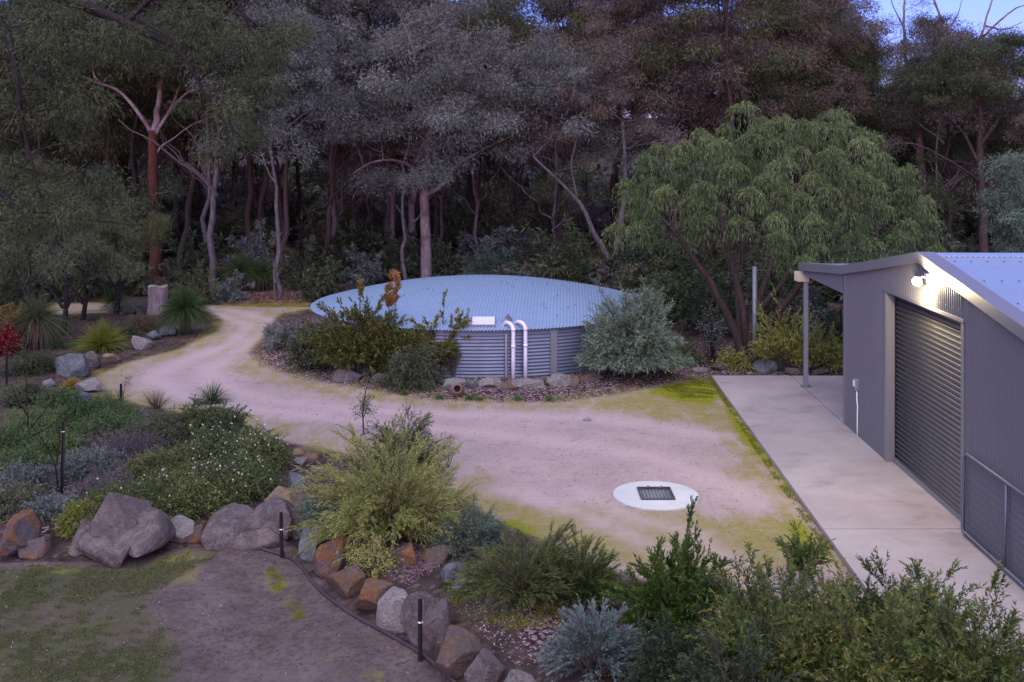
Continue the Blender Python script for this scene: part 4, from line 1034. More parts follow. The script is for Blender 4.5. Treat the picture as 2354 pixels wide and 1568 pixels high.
for x, y, rx, ry, n in [(215, 90, 110, 80, 14), (330, 40, 130, 80, 16), (470, 110, 110, 90, 14), (545, 200, 80, 70, 9), (430, 250, 80, 50, 6), (250, 230, 60, 40, 5), (400, -60, 160, 60, 14), (395, 420, 30, 50, 3), (340, 470, 20, 30, 2), (140, 150, 70, 60, 7)]:
    for _ in range(n):
        u_, v_ = x + r.normal() * rx * .55, y + r.normal() * ry * .55
        if 190 < u_ < 450 and 165 < v_ < 400 and r.uniform() < .6: continue
        C.append(q(u_, v_, r.normal() * 1.3 + (2.2 if 170 < u_ < 480 and 130 < v_ < 430 else 0))); R.append(r.uniform(.55, 1.05))
t.clumps(C, R, 750, .16, .03, 'gum', .8, 12, .6, .03)
o = tree('gum_tree', 'red barked tree with a pale limb arching left, behind the stump', b, t.meshes(B_PALE, L_GUM))
V, Fq = join(low); part('rough_bark', mesh_np('rough_bark', V, Fq, B_RED, True), o)

# weeping peppermint behind the apron
b = np.array([*G(1705, 840)[:2], 0.]); q = loc_of(b); t = Tree(13)
for pts, r0, r1 in [([(1712, 850, 0), (1690, 760, 0), (1640, 660, -.3), (1590, 590, -.6), (1540, 520, -1)], .13, .04), ([(1716, 850, .2), (1716, 740, .4), (1690, 640, .6), (1660, 520, .9), (1640, 430, 1)], .11, .04),
                    ([(1722, 850, 0), (1728, 730, .2), (1760, 640, .3), (1790, 560, .6), (1830, 430, 1)], .12, .04), ([(1728, 850, 0), (1760, 760, -.2), (1810, 690, -.5), (1880, 600, -.8), (1950, 500, -1)], .12, .04),
                    ([(1722, 850, .4), (1725, 730, 1), (1800, 640, 1.8), (1900, 520, 2.4), (2000, 440, 2.6)], .10, .03), ([(1716, 850, .2), (1700, 770, 1.2), (1690, 600, 2.2), (1760, 420, 2.6)], .09, .03)]:
    t.limb([q(*p) for p in pts], r0, r1, 8)
r = t.r; C = []; R = []
#  skin of the dome, traced as heights over the crown's width
prof_x = [1415, 1450, 1500, 1560, 1630, 1700, 1780, 1860, 1940, 2020, 2080, 2120, 2150]; prof_y = [450, 405, 365, 330, 300, 280, 272, 274, 284, 315, 365, 425, 500]
for k in range(9000):
    if len(C) >= 165: break
    x = r.uniform(1415, 2165); top = np.interp(x, prof_x, prof_y) + 14 + 17 * math.sin(x * .045) * math.sin(x * .017 + 1) + r.normal() * 5; f = r.uniform(0, 1)
    bot = np.interp(x, [1415, 1500, 1600, 1700, 1800, 1950, 2080, 2150], [545, 540, 520, 520, 590, 625, 630, 610])
    y = top + (bot - top) * f; w = math.sin(math.pi * np.clip((x - 1405) / 760, .04, .96)) ** .7
    dy = -2.7 * w * math.sqrt(max(.05, 1 - (1 - f) ** 2)) + r.normal() * .25 if r.uniform() < .8 else r.uniform(.3, 2.4) * w
    c = q(x, y + r.normal() * 8, dy + 1.0); Rk = r.uniform(.36, .66)
    if C and (np.linalg.norm((np.array(C) - c) * (1, 1, 1.25), axis=1) < .70).any(): continue
    if 1520 < x < 1790 and y > 455 and r.uniform() < .7: continue
    C.append(c); R.append(Rk)
t.clumps(C, R, 600, .11, .021, 'weep', .7, 7, .5, .03)
r2 = np.random.default_rng(4)
for k in range(26): t.limb([q(r2.uniform(1600, 1800), r2.uniform(560, 640), r2.normal() * .5), q(r2.uniform(1520, 1850), r2.uniform(440, 540), r2.normal() * .8)], .014, .004, 4, 6, .1, False)
tree('peppermint_tree', 'broad weeping green tree with mop-like foliage beside the shed', b, t.meshes(B_BROWN, L_WEEP))

# overhanging tree, its trunk outside the picture on the left
b = np.array([-10.6, 17.5, 0.]); q = loc_of(b); t = Tree(14)
t.limb([(0, 0, -.2), (.1, .1, 2.5), (.3, 0, 5.2)], .24, .17, 10)
t.limb([(.3, 0, 5.2), q(-60, -60, 0), q(150, -8, -.3), q(230, 30, -.5), q(295, 55, -.6), q(400, 105, -.8)], .16, .045, 9)
t.limb([q(290, 52, -.6), q(320, 20, -.5), q(355, -10, -.4), q(420, -60, 0)], .06, .03, 7)
t.limb([q(320, 45, -.6), q(390, 85, -.9), q(425, 110, -1)], .035, .015, 6)
t.limb([q(400, 105, -.8), q(440, 150, -1), q(468, 220, -1.2), q(505, 270, -1.3), q(560, 320, -1.4)], .04, .01, 6)
t.limb([q(355, 10, -.4), q(460, 15, 0), q(560, 30, .3), q(620, 85, .4), (q(690, 110, .5))], .05, .012, 6)
t.limb([q(560, 30, .3), q(580, 75, .3), q(650, 145, .2), q(720, 190, .2)], .03, .008, 6)
t.limb([q(390, 85, -.9), q(480, 130, -.7), q(560, 165, -.5), q(620, 175, -.5)], .03, .008, 6)
t.limb([(.3, 0, 4.6), q(-40, -20, -1), q(0, 30, -1.2), q(28, 105, -1.4), q(45, 180, -1.5), q(42, 270, -1.5), q(70, 340, -1.6), q(75, 420, -1.6), q(110, 480, -1.6)], .07, .01, 7)
t.limb([q(28, 110, -1.4), q(80, 160, -1.5), q(150, 175, -1.5), q(240, 190, -1.5)], .025, .006, 6)
t.limb([(.2, 0, 3.4), q(-30, 420, -.6), q(20, 465, -.8), q(115, 500, -1), q(150, 475, -1), q(260, 440, -1)], .06, .008, 7)
t.limb([q(115, 500, -1), q(200, 505, -1), q(330, 520, -1)], .02, .006, 5)
t.limb([q(-30, 360, -.6), q(60, 390, -.8), q(140, 410, -1), q(230, 380, -1)], .03, .006, 5)
r = t.r; C = []; R = []
for x, y, rx, ry, n in [(60, 60, 80, 70, 9), (180, 110, 80, 60, 8), (330, 110, 90, 50, 8), (470, 70, 90, 50, 8), (570, 130, 60, 50, 7), (600, 220, 50, 40, 6), (520, 320, 50, 40, 5), (60, 240, 60, 80, 7), (150, 250, 60, 60, 6), (80, 420, 80, 60, 8), (200, 430, 70, 60, 7), (40, 540, 60, 50, 6), (640, 90, 40, 40, 3), (510, 250, 60, 40, 4)]:
    for _ in range(n): C.append(q(x + r.normal() * rx * .6, y + r.normal() * ry * .6, -.8 + r.normal() * .8)); R.append(r.uniform(.28, .55))
t.clumps(C, R, 420, .10, .014, 'gum', .8, 16, .6, .012, bend=.15, shell=.1)
tree('overhanging_tree', 'dark bare-looking branches overhanging from beyond the top left corner', b, t.meshes(B_DARK, L_OLIVE))

# umbrella crowned tree behind the shed on the right
b = np.array([*G(2265, 640)[:2], 0.]); q = loc_of(b); t = Tree(15)
t.limb([q(2262, 660), q(2262, 520), q(2250, 380), q(2255, 260), q(2240, 180)], .2, .08, 9)
t.limb([q(2252, 380), q(2210, 300), q(2150, 240, -1)], .09, .03, 7); t.limb([q(2255, 330), q(2310, 250, .5), q(2390, 190, 1)], .09, .03, 7); t.limb([q(2255, 420), q(2200, 380, -1), q(2130, 340, -1)], .06, .02, 6)
r = t.r; C = []; R = []
for k in range(75):
    x = r.uniform(2095, 2480); top = np.interp(x, [2090, 2150, 2220, 2300, 2400, 2480], [170, 120, 100, 70, 60, 120]); C.append(q(x, top + 15 + 140 * r.uniform() ** 1.6, r.normal() * 1.5)); R.append(r.uniform(.5, .95))
for k in range(16): C.append(q(r.uniform(2100, 2400), r.uniform(300, 480), r.normal() * 1.2 + 1)); R.append(r.uniform(.5, .8))
t.clumps(C, R, 520, .13, .028, 'gum', .6, 9, .45, .03)
tree('gum_tree', 'dark umbrella crowned tree standing behind the shed roof', b, t.meshes(B_BROWN, L_DARK))

# bluish tree at the right edge
b = np.array([*G(2400, 760)[:2], 0.]); q = loc_of(b); t = Tree(16)
t.limb([q(2400, 780), q(2395, 640), q(2380, 500), q(2370, 400)], .14, .05, 8)
r = t.r; C = [q(2345 + r.normal() * 40, r.uniform(370, 600), r.normal() * .8) for _ in range(42)]; R = r.uniform(.35, .65, 42)
t.clumps(C, R, 420, .12, .022, 'gum', .9, 10, .55, .02)
tree('blue_leaved_tree', 'blue grey leaved tree rising over the shed roof at the right edge', b, t.meshes(B_BROWN, L_BLUE))

# leaning forked tree between tank and peppermint
b = np.array([*G(1412, 655)[:2], 0.]); q = loc_of(b); t = Tree(17)
t.limb([q(1412, 680), q(1408, 600), q(1375, 560, -.3), q(1350, 500, -.5), q(1325, 450, -.5), q(1270, 405, -.6), q(1225, 360, -.6)], .15, .04, 9)
t.limb([q(1325, 450, -.5), q(1310, 380, 0), q(1330, 300, .5)], .05, .02, 6); t.limb([q(1412, 670), q(1420, 540), q(1440, 420, .6), q(1430, 280, 1)], .17, .06, 8)
r = t.r; C = []; R = []
for x, y, rx, ry, n in [(1250, 340, 70, 50, 7), (1330, 250, 90, 80, 12), (1430, 220, 90, 90, 14), (1500, 300, 60, 60, 7), (1400, 120, 100, 70, 12)]:
    for _ in range(n): C.append(q(x + r.normal() * rx * .6, y + r.normal() * ry * .6, r.normal() * 1.2 + 1)); R.append(r.uniform(.5, .95))
t.clumps(C, R, 420, .12, .026, 'gum', .7, 12, .4, .03)
tree('leaning_tree', 'grey tree whose bare curved trunk leans left above the tank', b, t.meshes(B_GREY, L_BROWN))

# dead pale limbs against the sky, top right
b = np.array([*G(2120, 600)[:2], 0.]); q = loc_of(b); t = Tree(18)
t.limb([q(2120, 640), q(2118, 400), q(2105, 250), q(2090, 190)], .22, .14, 9)
for pts, r0 in [([(2100, 230), (2080, 140), (2075, 40), (2085, -40)], .11), ([(2095, 200), (2150, 120), (2170, 50), (2145, 0), (2130, -60)], .10), ([(2110, 260), (2200, 170), (2255, 90), (2265, 40), (2285, -10)], .10), ([(2258, 85), (2300, 45), (2340, 15), (2390, 5)], .06), ([(2265, 60), (2310, 70), (2350, 50)], .05), ([(2165, 80), (2200, 40), (2215, -20)], .04), ([(2075, 60), (2050, 10), (2040, -40)], .04)]:
    t.limb([q(*p) for p in pts], r0, r0 * .3, 7)
r = t.r; C = [q(2010 + r.normal() * 30, 40 + r.normal() * 40, r.normal()) for _ in range(6)] + [q(2105 + r.normal() * 25, 60 + r.normal() * 40, r.normal()) for _ in range(8)]
t.clumps(C, r.uniform(.6, .9, len(C)), 330, .14, .028, 'gum', .8, 12, .3, .02)
tree('pale_limbed_tree', 'tree with bare pinkish upper limbs standing against the sky', b, t.meshes(B_PALE, L_OLIVE))

# ------------------------------------------------------------------ forest: a few tree forms, each copied and turned
def forest_tree(seed, Ht, tr, cb, cr, n, mb, mf, rc=(.7, 1.25), nleaf=620, L=.17, Wd=.036, two=False, droop=.4, flat=.7):
    t = Tree(seed); r = t.r; lean = r.normal(0, .06, 2)
    top = np.array([lean[0] * Ht, lean[1] * Ht, Ht * .86]); mid = top * .5 + np.array([*r.normal(0, .25, 2), 0])
    tr *= .68; t.limb([(0, 0, -.3), mid * .5, mid, top], tr, tr * .25, 8, wob=.1)
    for k in range(5 if not two else 7):
        z = cb * r.uniform(.75, 1.0) + (Ht - cb) * r.uniform(0, .5); a = r.uniform(0, 6.28); p0 = top * (z / top[2]); ln = cr * r.uniform(.6, 1)
        t.limb([p0, p0 + np.array([math.cos(a) * ln * .5, math.sin(a) * ln * .5, ln * .45]), p0 + np.array([math.cos(a) * ln, math.sin(a) * ln, ln * r.uniform(.5, 1.1)])], tr * .42, tr * .12, 6, 9, .15)
    C = cloud(r, n, (lean[0] * Ht * .7, lean[1] * Ht * .7, (cb + Ht) / 2), (cr, cr, (Ht - cb) / 2 * 1.0), shell=.45)
    t.clumps(C, r.uniform(rc[0], rc[1], n), nleaf, L, Wd, 'gum', flat, 8, droop, .03)
    return t.meshes(mb, mf)
FT = [forest_tree(31, 14.5, .22, 3.0, 3.4, 66, B_GREY, L_GUM), forest_tree(32, 16, .26, 3.8, 3.8, 70, B_BROWN, L_OLIVE, L=.16), forest_tree(33, 12.5, .17, 2.4, 3.0, 58, B_GREY, L_GREY, nleaf=700, L=.13, Wd=.028),
      forest_tree(34, 13.5, .2, 2.6, 3.6, 66, B_BROWN, L_BROWN, nleaf=640), forest_tree(35, 10.5, .14, 2.6, 2.7, 48, B_GREY, L_GREY, nleaf=680, L=.13, Wd=.028, two=True), forest_tree(36, 15, .2, 4.5, 3.0, 54, B_PALE, L_DARK),
      forest_tree(37, 8.5, .12, 1.3, 2.4, 56, B_GREY, L_GREY, rc=(.7, 1.2), nleaf=520, L=.14, Wd=.028), forest_tree(38, 10.5, .14, 1.8, 2.9, 62, B_BROWN, L_DARK, rc=(.8, 1.3), nleaf=520, L=.17, Wd=.036)]
rg = np.random.default_rng(5)
# trunks seen one by one behind the drive and the tank: x, y of the foot on the photograph, form, scale, bark, leaf, label
named = [(318, 650, 0, .95, B_DARK, L_GUM, 'thin dark trunk just left of the red barked tree'), (420, 650, 1, .9, B_BROWN, L_OLIVE, 'brown trunk just right of the red barked tree'),
 (492, 672, 0, 1.0, B_GREY, L_GUM, 'pale grey forked trunk behind the grass tree'), (470, 660, 5, .9, B_GREY, L_GUM, 'slender grey leaning trunk left of the pale forked one'),
 (565, 625, 1, 1.0, B_BROWN, L_OLIVE, 'brown trunk far behind the skirted grass trees, left of a pair'), (590, 622, 5, 1.0, B_BROWN, L_DARK, 'thin brown trunk, right of a pair behind the skirted grass trees'),
 (655, 660, 2, 1.1, B_BROWN, L_GREY, 'brown trunk under grey foliage left of the tank'), (740, 640, 3, 1.0, B_BROWN, L_GREY, 'dark brown trunk beyond the far left end of the tank roof'),
 (762, 628, 0, 1.05, B_GREY, L_GREY, 'grey trunk beyond the left end of the tank roof'), (940, 610, 1, 1.05, B_PALE, L_GREY, 'thick pinkish trunk half hidden left of the pale gum'),
 (1090, 606, 2, 1.0, B_DARK, L_GREY, 'dark slim trunk right of the pale gum'), (1180, 596, 4, 1.2, B_GREY, L_GUM, 'slim grey trunk with upswept bare branches behind the tank'),
 (1560, 640, 3, .95, B_BROWN, L_BROWN, 'brown leaved tree behind the left side of the weeping tree'), (1650, 610, 3, 1.0, B_BROWN, L_BROWN, 'tall reddish brown tree above the weeping tree'),
 (1830, 610, 1, .82, B_BROWN, L_BROWN, 'tall olive topped tree above the middle of the weeping tree'), (1960, 605, 3, .72, B_GREY, L_OLIVE, 'shorter tree above the right part of the weeping tree'),
 (2150, 625, 4, 1.0, B_GREY, L_BROWN, 'twiggy brownish tree between the weeping tree and the shed roof'), (640, 690, 2, .85, B_GREY, L_GREY, 'grey feathery tree left of the tank by the bark litter')]
named += [(1290, 612, 1, 1.0, B_BROWN, L_OLIVE, 'tall olive crowned tree above the thin stem clumps'), (1420, 606, 3, 1.05, B_BROWN, L_BROWN, 'tall brownish tree above the leaning trunk'), (1880, 600, 3, .9, B_BROWN, L_OLIVE, 'tall olive tree rising right of the weeping tree top'),
          (2200, 600, 7, 1.0, B_BROWN, L_DARK, 'dark low crowned tree behind the umbrella tree'), (2330, 606, 3, .7, B_BROWN, L_OLIVE, 'olive tree behind the blue leaved one'), (1760, 600, 3, 1.05, B_BROWN, L_BROWN, 'tallest brownish tree above the weeping tree top')]
used = [tuple(G(x, y)[:2]) for x, y, *_ in named]
for x, y, f, s, mb, mf, lab in named:
    p = G(x, y); tree('forest_tree', lab, (p[0], p[1], T(p[0], p[1])), FT[f], 'trees at the forest edge', rz=rg.uniform(0, 6.28), scale=s, mats=(mb, mf))
def scatter(n, y0, y1, smin, avoid, hw=.52, pad=4, tries=9000):
    outp = []
    for _ in range(tries):
        if len(outp) >= n: break
        y = y0 + (y1 - y0) * rg.uniform() ** .8; x = rg.uniform(-1, 1) * (hw * y + pad)
        if any((x - a) ** 2 + (y - c) ** 2 < smin ** 2 for a, c in avoid): continue
        avoid.append((x, y)); outp.append((x, y))
    return outp
def clear(x, y):
    """track and open ground kept free of trunks"""
    u = CX + x / y * FV; v = YH + H * FV / y
    return 1180 < u < 1480 and 575 < v < 640
LAB = {'l': 'olive crowned forest tree beyond the left bend of the driveway', 'c': 'grey leaved forest tree in the stand behind the tank', 'r': 'brownish forest tree beyond the weeping green tree', 'f': 'far forest tree filling the dark background'}
for k, (x, y) in enumerate(scatter(105, 40, 66, 2.0, list(used))):
    u = CX + x / y * FV
    if clear(x, y): continue
    if u < 700: f = rg.choice([0, 1, 5, 6, 7, 7, 7]); mt = (B_BROWN, rg.choice([L_GUM, L_OLIVE, L_DARK])); key = 'l'; s = rg.uniform(.95, 1.2)
    elif u < 1290: f = rg.choice([2, 4, 6, 6, 7, 2]); mt = (B_GREY, rg.choice([L_GREY, L_GUM, L_GREY])); key = 'c'; s = rg.uniform(.9, 1.15)
    else: f = rg.choice([3, 1, 4, 6, 7]); mt = (B_BROWN, rg.choice([L_BROWN, L_OLIVE, L_BROWN])); key = 'r'; s = rg.uniform(.95, 1.15) if u < 1480 else rg.uniform(.85, 1.02) if u < 1880 else rg.uniform(.64, .84)
    tree('forest_tree', LAB[key], (x, y, T(x, y)), FT[f], {'l': 'forest trees on the left', 'c': 'forest trees behind the tank', 'r': 'forest trees behind the weeping tree'}[key], rz=rg.uniform(0, 6.28), scale=s, mats=mt)
for k, (x, y) in enumerate(scatter(120, 64, 125, 3.4, list(used))):
    u = CX + x / y * FV; s = rg.uniform(.8, 1.1) * (1 if u < 1250 else .72)
    tree('forest_tree', LAB['f'], (x, y, T(x, y)), FT[int(rg.choice([0, 1, 2, 3, 6, 7, 7, 6]))], 'far forest trees', rz=rg.uniform(0, 6.28), scale=s, mats=(B_BROWN, [L_GUM, L_OLIVE, L_BROWN, L_GREY][int(rg.integers(0, 4))]))

# understorey: bushes between the trunks
UB = [shrub_meshes(61, 2.4, 2.4, 1.9, L_DARK, B_GREY, 34, 12, 12, .12, .03, lump=.4), shrub_meshes(62, 2.0, 2.0, 2.6, L_GREY, B_GREY, 36, 12, 12, .10, .022, lump=.4, up=.8), shrub_meshes(63, 2.6, 2.6, 1.4, L_GUM, B_BROWN, 34, 12, 12, .12, .034, lump=.35)]
def ubush(x, y, f, s, mf, lab, group='understorey bushes', name='bush'):
    p = (x, y, T(x, y)); o = thing(name, lab, 'bush', p, rg.uniform(0, 6.28), group, s)
    part('stems', UB[f][0], o); c = part('foliage', UB[f][1], o); c.material_slots[0].link = 'OBJECT'; c.material_slots[0].material = mf
for (x, y) in scatter(280, 36, 100, 1.15, list(used)):
    if clear(x, y) or sdist(np.array([x]), np.array([y]), DRIVE)[0] > -1.6 or (y < 39 and x < -3) or (y < 44 and x > 5) or math.hypot(x - TX, y - TY) < 7: continue
    ubush(x, y, int(rg.integers(0, 3)), rg.uniform(.8, 1.6) * (1 + max(0, y - 40) / 45), [L_DARK, L_GREY, L_GUM, L_BROWN][int(rg.integers(0, 4))], 'dim understorey bush between the forest trunks')
for u, v, f, s, mf, lab in [(730, 690, 0, .95, L_DARK, 'dark green bush at the left end of the tank roof'), (1135, 648, 1, 1.0, L_BLUE, 'blue green bush peeping over the back of the tank roof'), (1090, 650, 1, .7, L_BLUE, 'smaller blue green bush left of the pair behind the tank roof'),
                            (440, 668, 1, 1.25, L_GUM, 'grey green bush behind the grass tree'), (1480, 690, 0, .9, L_DARK, 'dark bush behind the right end of the tank roof'), (1560, 700, 2, 1.0, L_DARK, 'dark low bush below the leaning tree'),
                            (2010, 760, 1, .9, L_DARK, 'dark leafy bush seen under the veranda roof'), (1640, 740, 0, .8, L_DARK, 'dark bush beneath the weeping tree on its left'), (1960, 800, 0, .7, L_GUM, 'green bush beside the far shed corner')]:
    p = G(u, v); ubush(p[0], p[1], f, s, mf, lab, 'bushes at the forest edge')
for u, v, f, s in [(400, 700, 2, .8), (455, 700, 1, .8), (520, 690, 0, .7), (700, 668, 1, 1.1), (590, 640, 0, 1.2), (790, 640, 1, 1.3), (840, 650, 0, 1.0), (900, 640, 1, 1.2), (1020, 640, 0, 1.1), (1220, 640, 1, 1.1), (1490, 640, 1, 1.4), (1540, 650, 0, 1.4), (1600, 680, 1, 1.2), (1500, 740, 0, .9), (1600, 760, 1, .9), (1760, 790, 1, 1.0), (1820, 790, 0, 1.0), (1690, 770, 1, 1.1), (1870, 770, 1, 1.1), (2050, 720, 1, 1.4), (2120, 700, 0, 1.5), (1980, 700, 1, 1.5), (1900, 690, 0, 1.4), (1780, 680, 1, 1.5), (1690, 660, 0, 1.5), (60, 700, 1, 1.2), (150, 690, 0, 1.2), (240, 680, 1, 1.2), (300, 680, 0, 1.0), (20, 740, 1, 1.1)]:
    p = G(u, v); ubush(p[0], p[1], f, s, [L_DARK, L_GREY, L_GUM, L_OLIVE][(u + v) // 10 % 4], 'dim understorey bush between the forest trunks')
# multi stemmed sapling clump behind the tank
for x0, lab in ((1300, 'clump of thin dark stems behind the right side of the tank'), (1365, 'second clump of thin dark stems beside the leaning trunk')):
    b = np.array([*G(x0, 655)[:2], 0.]); q = loc_of(b); t = Tree(int(x0))
    for k in range(6): t.limb([q(x0 + k * 6 - 15, 670), q(x0 + (k - 2.5) * 14, 560, t.r.normal() * .3), q(x0 + (k - 2.5) * 26, 460, t.r.normal() * .6)], .035, .012, 5)
    C = [q(x0 + t.r.normal() * 50, 440 + t.r.normal() * 40, t.r.normal() * .6) for _ in range(10)]
    t.clumps(C, .55, 220, .1, .022, 'gum', .8, 8, .4, .012); tree('sapling_clump', lab, b, t.meshes(B_DARK, L_GUM), cat='sapling')

# ------------------------------------------------------------------ grass trees and tufts
def grass_tree(x, y, tr, th_, n, L, lab, skirt=0, mf=None, droop=.45, spread=1.0):
    p = GT(x, y); o = thing('grass_tree', lab, 'grass tree', tuple(p), 0.3 * x % 6)
    if th_ > 0: part('trunk', MB().tube([(0, 0, -.05), (.01, 0, th_ * .5), (0, 0, th_)], [tr * 1.15, tr, tr * .95], 12).mesh('trunk', B_DARK, True), o)
    part('leaves', tuft_meshes(int(x), n, L, .011, mf or L_GRASSY, spread, droop, tr * .8, max(th_, .02)), o)
    if skirt: part('dead_skirt', tuft_meshes(int(x) + 1, skirt, L * .75, .014, L_SKIRT, 1.0, 1.4, tr, max(th_, .3) - .1), o)
    return o
grass_tree(424, 768, .14, .66, 1500, .86, 'green grass tree with a short dark trunk at the driveway bend', 90)
grass_tree(235, 806, .1, .12, 900, .85, 'trunkless lime green grass tree tuft above the bank rocks', 0, L_LIME, .35, .8)
grass_tree(555, 668, .16, .75, 900, .95, 'skirted grass tree in shade, left of the pair near the litter', 300)
grass_tree(602, 668, .14, .6, 700, .85, 'skirted grass tree in shade, right of the pair near the litter', 220)
grass_tree(85, 800, .18, .75, 700, .95, 'large dark grass tree at the left with a brown skirt', 420, L_DARK)
grass_tree(265, 712, .1, .3, 400, .6, 'small dark grass tree under the feathery left tree', 60)
def tuft(x, y, n, L, w, mf, lab, spread=.8, droop=.4):
    p = GT(x, y); o = thing('grass_tuft', lab, 'grass tuft', tuple(p)); part('leaves', tuft_meshes(int(x * 3), n, L, w, mf, spread, droop, .05), o)
tuft(487, 928, 260, .58, .009, L_GRASSY, 'spiky green tuft behind the rounded green shrub')
tuft(360, 940, 130, .48, .007, L_RUSH, 'brown upright rush tuft beside the driveway edge', .5, .15)
tuft(166, 893, 420, .28, .02, L_GOLD, 'golden yellow tuft among the bank rocks', .8, .3)
tuft(48, 1020, 300, .45, .009, L_GRASSY, 'dark green tuft at the foot of the thin left sapling', .9, .5)
tuft(220, 790, 200, .7, .009, L_GRASSY, 'dark arching tuft left of the lime grass tree')
tuft(130, 800, 200, .7, .01, L_GRASSY, 'dull arching tuft near the leaning grey stem')
for k, (x, y) in enumerate([(1190, 915), (1262, 917), (1100, 916), (1078, 912), (1010, 915), (930, 905), (690, 828)]):
    tuft(x, y, 90, .16, .016, L_COVER, ['small green weed in the mulch below the long pale boulder', 'small green weed in the mulch below the strap', 'small weed in the mulch right of the clay pot', 'tiny weed just below the clay pot', 'small weed left of the clay pot', 'small weed below the dark green tank shrub', 'small weed left in the mulch below the grey shrub'][k], 1, .5)

# ------------------------------------------------------------------ shrubs round the tank
plant('shrub', 'grey green soft shrub at the driveway side of the tank bed', 'shrub', 655, 800, shrub_meshes(201, 1.3, 1.1, .85, L_GREY, B_TWIG, 60, 14, 12, .05, .011, lump=.25))
plant('shrub', 'dark small leaved shrub left in the tank bed', 'shrub', 722, 842, shrub_meshes(202, 1.25, 1.2, 1.3, L_GUM, B_DARK, 90, 14, 12, .045, .018, lump=.35))
o = plant('bottlebrush_shrub', 'tall bronze green shrub covering the left of the tank roof', 'shrub', 838, 858, shrub_meshes(203, 2.7, 1.5, 1.8, L_BRONZE, B_TWIG, 210, 18, 14, .055, .018, up=1.0, spread=.65, lump=.4, splay=.8, twl=.24, spiky=.15))
plant('shrub', 'pinkish tipped thin shrub standing before the left roof edge', 'shrub', 765, 835, shrub_meshes(204, .95, .9, 1.55, L_PINKTIP, B_TWIG, 36, 12, 10, .05, .016, up=1.1, splay=.55, t0=.5, lump=.4))
plant('shrub', 'narrow shrub ending in orange new leaves above the roof', 'shrub', 900, 850, shrub_meshes(205, .5, .5, 2.2, L_ORANGE, B_TWIG, 16, 14, 12, .06, .02, up=1.2, splay=.2, t0=.86, twl=.14, lump=.25))
plant('shrub', 'thin stem with a small orange leaf tuft at the roof edge', 'shrub', 824, 845, shrub_meshes(206, .3, .3, 1.95, L_ORANGE, B_TWIG, 5, 12, 10, .05, .02, up=1.2, splay=.15, t0=.86, twl=.12, lump=.1))
plant('shrub', 'upright olive shrub with gaps against the tank wall', 'shrub', 1010, 862, shrub_meshes(207, 1.6, 1.2, 1.75, L_BRONZE, B_TWIG, 100, 16, 13, .055, .02, up=1.0, spread=.6, lump=.5, splay=.62, t0=.35, twl=.2, spiky=.2))
plant('shrub', 'bronze leaved shrub between the tall one and the upright olive one', 'shrub', 925, 858, shrub_meshes(219, 1.2, 1.0, 1.3, L_BRONZE, B_TWIG, 80, 16, 13, .055, .018, up=1.0, spread=.65, lump=.4, splay=.85, twl=.24))
plant('shrub', 'dark green feathery low shrub spilling onto the mulch', 'shrub', 950, 882, shrub_meshes(208, 1.4, 1.1, 1.05, L_GUM, B_DARK, 110, 16, 14, .05, .007, lump=.3, droop=.3))
plant('shrub', 'bare grey twiggy shrub beside the tank wall', 'shrub', 1040, 866, shrub_meshes(209, .6, .5, .95, L_GREY, B_TWIG, 34, 8, 2, .03, .01, splay=.5, twl=.2, wood_r=.009))
plant('round_shrub', 'rounded blue green shrub on a short trunk right of the tank', 'shrub', 1448, 864, shrub_meshes(210, 2.0, 1.8, 2.1, L_BLUE, B_BROWN, 330, 18, 15, .065, .010, up=.9, spread=.6, lump=.2, splay=1.0, twl=.34, t0=.35, base=.05, droop=.15, floor=.4, spiky=.12, wood_r=.012))
plant('sapling', 'thin sparse sapling between the blue green shrub and the pole', 'sapling', 1636, 838, shrub_meshes(211, 1.1, 1.0, 1.9, L_GREY, B_DARK, 24, 12, 7, .045, .018, up=.7, splay=.5, t0=.3, lump=.4, twl=.3))
plant('shrub', 'yellow green shrub left of the veranda post, lit by the lamp', 'shrub', 1798, 852, shrub_meshes(212, 1.5, 1.2, 1.6, L_YELLOW, B_TWIG, 90, 15, 13, .04, .013, up=.9, lump=.35, splay=.8, spiky=.35))
plant('shrub', 'yellow green shrub between the veranda post and shed corner', 'shrub', 1888, 856, shrub_meshes(213, 1.2, 1.1, 1.25, L_YELLOW, B_TWIG, 70, 15, 13, .04, .013, up=.9, lump=.3, splay=.85))
plant('shrub', 'low green plant at the foot of the weeping tree trunks', 'shrub', 1688, 848, shrub_meshes(214, .9, .8, .5, L_YELLOW, B_TWIG, 40, 10, 10, .05, .014))
plant('shrub', 'dim low shrub between the round shrub and the sapling', 'shrub', 1575, 835, shrub_meshes(215, .9, .8, .6, L_ROSE, B_TWIG, 40, 10, 10, .05, .014))
plant('shrub', 'small dark leafy shrub under the veranda by the corner', 'shrub', 1925, 800, shrub_meshes(216, 1.0, 1.0, 1.1, L_DARK, B_TWIG, 50, 10, 11, .05, .016))

